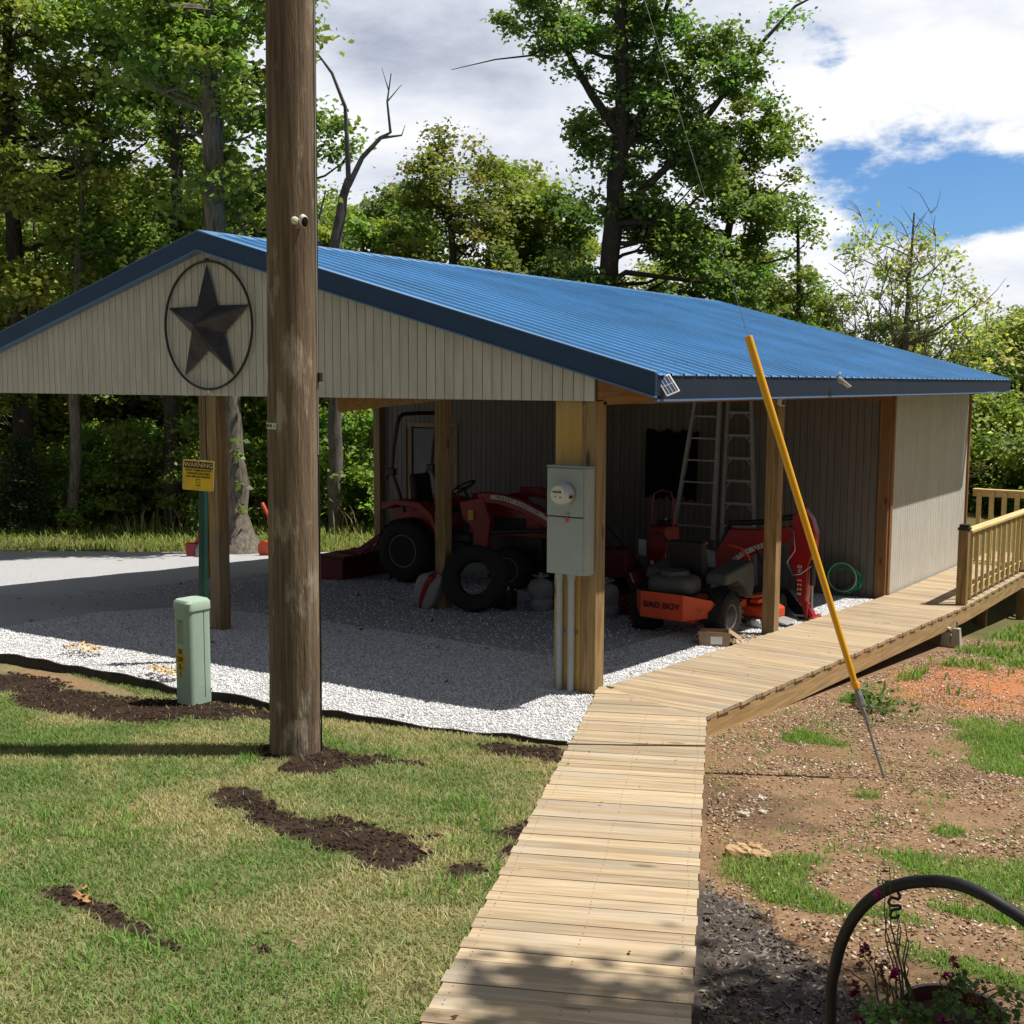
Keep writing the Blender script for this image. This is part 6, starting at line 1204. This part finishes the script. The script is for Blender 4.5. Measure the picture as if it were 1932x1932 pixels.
for k, (ln, wd_) in enumerate((('BURIED COMMUNICATION', .225), ('UNDERGROUND CABLE', .20), ('CALL BEFORE DIGGING', .21))):
    o = text('writing', ln, .024, 'ink', sp_, Matrix.Identity(4), .0006); w_ = o.dimensions.x or .2; o.scale = (wd_ / w_, 1, 1); o.location = (0, .040 - k * .026, .0028)
MB().box(-.018, -.012, -.058, -.036, .0018, .0028).build('phone_mark', 'ink', sp_); q = MB().tube([(-.016, -.034, .0028), (.016, -.034, .0028), (.016, -.062, .0028), (-.012, -.066, .0028)], .0028, 5).build('phone_mark', 'ink', sp_)
text('writing', '1-800', .017, 'ink', sp_, Matrix.Translation((0, -.084, .0026)), .0005, 1.2)
for sx_ in (-1, 1): MB().box(sx_ * .128 - .006, sx_ * .128 + .006, -.118, .118, .0017, .0023).build('faded_edge', 'fade', sp_)
MB().box(-.12, .12, .116, .123, .0018, .0026).build('faded_edge', 'fade', sp_)
for yy in (.108, -.11): MB().lathe([(0, .0025), (.006, .0025), (.006, .006), (0, .007)], (0, yy, 0)).build('bolt', 'alu', sp_)
# red bucket and hoses by the big tree
bx_, by_ = -12.75, 6.75; t = thing('red_tub', 'small red plastic tub on the leaves left of the thick oak', 'tub', (bx_, by_, Gf(bx_, by_))); MB().lathe([(.0, .0), (.15, .0), (.19, .30), (.175, .30), (.14, .03), (0, .03)], (0, 0, 0), 'z', 4).build('tub', 'red', t); MB().lathe([(0, 0), (.11, .02), (.12, .2), (.05, .34), (0, .35)], (.30, -.05, 0)).build('grey_jug', 'galv', t, smooth=True); MB().tube([(.05, 0, .25), (.2, .02, .5), (.28, .05, .95), (.2, .1, 1.0)], .035, 8).build('red_hose', 'red', t, smooth=True)
bx_, by_ = -11.7, 7.5; t = thing('orange_reel', 'orange hose reel standing in the grass right of the thick oak', 'hose reel', (bx_, by_, Gf(bx_, by_))); MB().tube([(.0, 0, .02), (.16, 0, .12), (.26, 0, .45), (.22, 0, .8), (.05, 0, 1.05)], .035, 8).build('arch', 'orange', t, smooth=True); MB().lathe([(0, -.04), (.16, -.04), (.16, .04), (0, .04)], (.1, 0, .18), 'y', 16).build('reel', 'orange', t)
# limestone rocks at the walk edge
t = None
for k, (x, y, s_) in enumerate(((2.32, -2.60, .075), (2.44, -2.58, .055), (2.35, -2.45, .04), (2.05, -1.9, .035), (2.12, -1.78, .03), (2.0, -1.5, .03))):
    v, f = lump((s_, s_ * .8, s_ * .5), k + 3, 6, .22); o = MB().add(v, f).build('rock', M('rock_%d' % k, (.50, .33, .18) if k < 3 else (.52, .46, .38), .9, ns=9, na=.3, bump=.5), None); x_ = x + .10; o.location = (x_, y, Gf(x_, y) + s_ * .25); tag(o, ['ochre rock against the walk edge, largest of the cluster', 'flat ochre rock right of the largest one by the walk', 'small ochre rock behind the largest one by the walk', 'pale pebble by the walk above the rock cluster', 'pale stone next to the green tuft by the walk', 'white stone farthest up along the walk edge'][k], 'rock')
# oak leaves on the lawn
def oakleaf(x, y, s_, rz, label, z=None, mat='leafb'):
    pts = []
    for k in range(20):
        a = 2 * PI * k / 20; q = s_ * (1 if k % 4 == 0 else .45 if k % 2 == 0 else .6); pts.append((q * math.cos(a), q * math.sin(a) * .7, .02 + .25 * s_ * math.sin(a * 2 + s_ * 40)))
    o = MB().add(pts + [(0, 0, .014)], [(k, (k + 1) % 20, 20) for k in range(20)]).build('dry_leaf', mat, None); sm = o.modifiers.new('thickness', 'SOLIDIFY'); sm.thickness = .001; o.location = (x, y, (Gf(x, y) if z is None else z) + .012); o.rotation_euler = (.2, .1, rz); tag(o, label, 'leaf', 'dry oak leaves on the lawn')
oakleaf(.27, -5.16, .045, .3, 'brown oak leaf on the bare soil patch at lower left'); oakleaf(.33, -5.19, .04, 1.9, 'reddish oak leaf overlapping the brown one at lower left'); oakleaf(.22, -5.10, .03, 2.6, 'small curled oak leaf left of the pair at lower left'); oakleaf(1.43, -4.95, .030, .9, 'pale star shaped oak leaf on the grass right of lower middle', mat='card'); oakleaf(1.16, -3.72, .04, .4, 'tan leaf on the right edge of the big soil patch', mat='card')
scatter_chips(70, -4.95, -4.5, -1.62, -1.40, .04, .10, .3, 'straw_wisp', lambda X, Y: X < 9, ccol([(.50, .33, .14), (.58, .44, .22)]), 'wisp of dry straw on the gravel near the left edge', 'straw', .12); scatter_chips(70, -3.6, -3.2, -1.75, -1.58, .04, .10, .3, 'straw_wisp', lambda X, Y: X < 9, ccol([(.50, .33, .14), (.58, .44, .22)]), 'wisp of dry straw on the gravel left of the pedestal', 'straw', .12)
# ============================================================ foreground planter
def vf(px, py, d):                                                     # metres: right, up (from eye height), ahead
    return Vector((CAM.x + _h.x * d + _r.x * px, CAM.y + _h.y * d + _r.y * px, CAM.z + py))
pc = vf(.976, -1.372, 2.5); gzp = Gf(pc.x, pc.y)
PT = thing('flower_planter', 'maroon metal planter with a tall black hoop and drooping pink flowers at lower right', 'planter', (pc.x, pc.y, gzp))
hh = pc.z - gzp
MB().lathe([(0, hh - .17), (.075, hh - .17), (.108, hh - .02), (.116, hh), (.106, hh), (.10, hh - .03), (0, hh - .04)], (0, 0, 0), 'z', 32).build('pot', 'pot', PT, smooth=True)
MB().lathe([(0, hh - .045), (.10, hh - .045), (.08, hh - .02), (0, hh - .012)], (0, 0, 0), 'z', 24).build('potting_soil', 'blob', PT)
MB().tube([(0, 0, -.05), (0, 0, hh - .2)], .025, 12).build('pedestal_pole', 'blackm', PT); MB().lathe([(0, 0), (.2, 0), (.2, .015), (.03, .03), (0, .03)], (0, 0, -.02)).build('foot', 'blackm', PT)
def loc(v): return Vector((v.x - pc.x, v.y - pc.y, v.z - gzp))
hp = [(.765, -1.72, 2.74), (0.77, -1.601, 2.72), (0.762, -1.514, 2.69), (0.752, -1.404, 2.66), (0.753, -1.348, 2.64), (0.755, -1.28, 2.61), (0.765, -1.217, 2.58), (0.781, -1.164, 2.55), (0.803, -1.127, 2.53), (0.826, -1.094, 2.5), (0.851, -1.07, 2.47), (0.875, -1.053, 2.44), (0.903, -1.044, 2.42), (0.926, -1.036, 2.39), (0.948, -1.034, 2.36), (0.97, -1.037, 2.33), (0.996, -1.049, 2.31), (1.024, -1.062, 2.28), (1.048, -1.08, 2.25), (1.09, -1.13, 2.21), (1.12, -1.22, 2.19), (1.13, -1.35, 2.19), (1.13, -1.6, 2.2)]
def smooth(P, n=7):
    out = []; P = [Vector(p) for p in P]
    for i in range(len(P) - 1):
        a, b, c_, d_ = P[max(i - 1, 0)], P[i], P[i + 1], P[min(i + 2, len(P) - 1)]
        for j in range(n): t = j / n; out.append(.5 * ((2 * b) + (c_ - a) * t + (2 * a - 5 * b + 4 * c_ - d_) * t * t + (3 * b - a - 3 * c_ + d_) * t ** 3))
    return out + [P[-1]]
hs_ = smooth(hp); MB().tube([loc(vf(*q)) for q in hs_], [.0135 - .0005 * i / len(hs_) for i in range(len(hs_))], 16).build('hoop', 'blackp', PT, smooth=True)
ho = MB(); hk = [(0.843, -1.085, 2.5), (0.845, -1.104, 2.5), (0.849, -1.111, 2.5), (0.846, -1.119, 2.5), (0.832, -1.116, 2.5), (0.825, -1.126, 2.5), (0.832, -1.134, 2.5), (0.849, -1.134, 2.5), (0.85, -1.141, 2.5), (0.835, -1.144, 2.5), (0.83, -1.154, 2.5), (0.833, -1.161, 2.5), (0.845, -1.161, 2.5), (0.849, -1.154, 2.5)]
ho.tube([loc(vf(*q)) for q in smooth(hk, 4)], .0035, 8); ho.build('scroll_hook', 'blackm', PT, smooth=True)
rg = np.random.default_rng(12)
def stalk(x0, x1, y1, d=2.45, r0=.0035, mat='stem', y0=-1.30, name='stalk'):
    n = 7; pts = []
    for i in range(n + 1): q = i / n; pts.append(loc(vf(x0 + (x1 - x0) * q ** 1.3 + .006 * math.sin(q * 9 + x0 * 50), y0 + (y1 - y0) * q, d + .02 * math.sin(q * 4)))) 
    return MB().tube(pts, [r0 * (1 - .6 * i / n) for i in range(n + 1)], 5).build(name, mat, PT, smooth=True)
for k_, ((a_, b_), (c_, e__)) in enumerate([((0.839,-1.346),(0.803,-1.027)),((0.844,-1.346),(0.798,-1.068)),((0.853,-1.346),(0.821,-1.125)),((0.858,-1.346),(0.844,-1.159)),((0.865,-1.346),(0.85,-1.179)),((0.853,-1.346),(0.829,-1.144)),((0.829,-1.346),(0.807,-1.125)),((0.806,-1.346),(0.782,-1.224)),((0.791,-1.346),(0.76,-1.209)),((0.782,-1.346),(0.743,-1.271)),((0.817,-1.346),(0.792,-1.234)),((0.872,-1.346),(0.854,-1.246)),((0.829,-1.346),(0.814,-1.258)),((0.965,-1.345),(0.962,-1.265)),((0.956,-1.345),(0.936,-1.273)),((0.977,-1.345),(0.977,-1.283)),((1.07,-1.345),(1.085,-1.295)),((1.06,-1.345),(1.072,-1.307)),((0.80,-1.346),(0.804,-1.246))]): stalk(a_ * .8 + .19, c_, e__, 2.48 + rg.uniform(-.02, .02), .0026, 'wilt' if k_ in (7, 8, 9, 10, 12, 15, 18) else 'stem', b_ - .03)
def leafset(pts, n, rc, ls, col, name, mat='leaf', flat=.8):
    C_ = np.array([tuple(loc(vf(*p))) for p in pts]); V, F, cc = leafcloud(rg, C_, n, rc, ls, col, flat=flat); return npmesh(name, V, F, mat, cc, PT)
leafset([(.803 + .001 * k, -1.03 - .012 * k, 2.48) for k in range(4)], 4, .006, .010, (.06, .10, .03), 'buds')
leafset([(0.799, -1.34, 2.42), (0.834, -1.34, 2.42), (0.869, -1.34, 2.42), (0.845, -1.326, 2.42), (0.811, -1.36, 2.42), (0.881, -1.355, 2.42), (0.953, -1.26, 2.42), (0.963, -1.276, 2.42), (0.949, -1.313, 2.42), (0.973, -1.337, 2.42), (1.066, -1.325, 2.42), (1.06, -1.305, 2.42), (1.02, -1.349, 2.42), (0.777, -1.326, 2.42), (0.926, -1.318, 2.42)], 30, .028, .018, (.10, .19, .05), 'foliage')
leafset([(.77, -1.23, 2.46), (.76, -1.25, 2.46), (.79, -1.26, 2.46), (.75, -1.29, 2.46), (.81, -1.25, 2.46), (.80, -1.29, 2.46), (.83, -1.30, 2.46), (1.01, -1.31, 2.46), (1.0, -1.33, 2.46)], 16, .018, .011, (.13, .06, .035), 'wilted_leaves')
def flower(x, y, d, s_, mat, n=22):
    c = loc(vf(x, y, d)); mb = MB()
    for k in range(n):
        a = rg.uniform(0, 6.28); el = rg.uniform(-.5, 1.1); dv = Vector((math.cos(a) * math.cos(el), math.sin(a) * math.cos(el), math.sin(el))); sv = dv.cross(Vector((0, 0, 1))).normalized() * s_ * .28; u_ = sv.cross(dv).normalized() * s_ * .14
        mb.add([c, c + dv * s_ * .6 + sv + u_, c + dv * s_ * rg.uniform(.8, 1.1), c + dv * s_ * .6 - sv + u_], [(0, 1, 2, 3)])
    return mb.build('flower_head', mat, PT)
for x, y, d, s_, mt in ((0.786, -1.089, 2.46, 0.011, 'pink'), (0.79, -1.096, 2.46, 0.01, 'pink'), (0.766, -1.211, 2.46, 0.013, 'dpink'), (0.76, -1.221, 2.46, 0.011, 'dpink'), (0.832, -1.266, 2.46, 0.013, 'pink'), (0.83, -1.28, 2.46, 0.013, 'dpink'), (0.841, -1.268, 2.46, 0.01, 'dpink'), (0.956, -1.24, 2.46, 0.013, 'pink'), (0.963, -1.253, 2.46, 0.011, 'dpink'), (0.945, -1.275, 2.46, 0.012, 'pink'), (0.939, -1.28, 2.46, 0.01, 'dpink'), (0.746, -1.296, 2.46, 0.014, 'dpink'), (0.751, -1.315, 2.46, 0.014, 'dpink'), (0.742, -1.32, 2.46, 0.012, 'dpink'), (0.94, -1.375, 2.46, 0.013, 'pink'), (0.948, -1.382, 2.46, 0.012, 'pink'), (0.753, -1.373, 2.46, 0.013, 'dpink'), (0.763, -1.378, 2.46, 0.011, 'dpink'), (0.951, -1.297, 2.46, 0.008, 'card'), (1.011, -1.307, 2.46, 0.008, 'leafb'), (1.007, -1.329, 2.46, 0.008, 'card')): flower(x, y, d, s_, mt)
t = thing('small_weed', 'leafy green weed growing beside the raised walk edge', 'weed', (1.75, 2.0, Gf(1.75, 2.0))); rg2 = np.random.default_rng(3); V, F, cc = leafcloud(rg2, np.array([(rg2.normal(0, .1), rg2.normal(0, .2), rg2.uniform(.02, .16)) for k in range(22)]), 14, .07, .05, (.09, .17, .035)); npmesh('leaves', V, F, 'leaf', cc, t)

# look-alikes that still share a label: say which one from left to right
from collections import defaultdict
same = defaultdict(list)
for o in S.objects:
    if o.parent is None and o.get('group') and o.get('label'): same[o['label']].append(o)
for lb, os_ in same.items():
    if len(os_) < 2: continue
    def key(o): v = Vector(o.location) - CAM; return v.dot(_r) / max(v.dot(_h), .1)
    os_.sort(key=key); words = ['leftmost', 'rightmost'] if len(os_) == 2 else ['leftmost', 'middle', 'rightmost'] if len(os_) == 3 else ['leftmost', 'second from left', 'third from left', 'rightmost'] if len(os_) == 4 else None
    if words:
        for o, w_ in zip(os_, words): o['label'] = lb + ', ' + w_
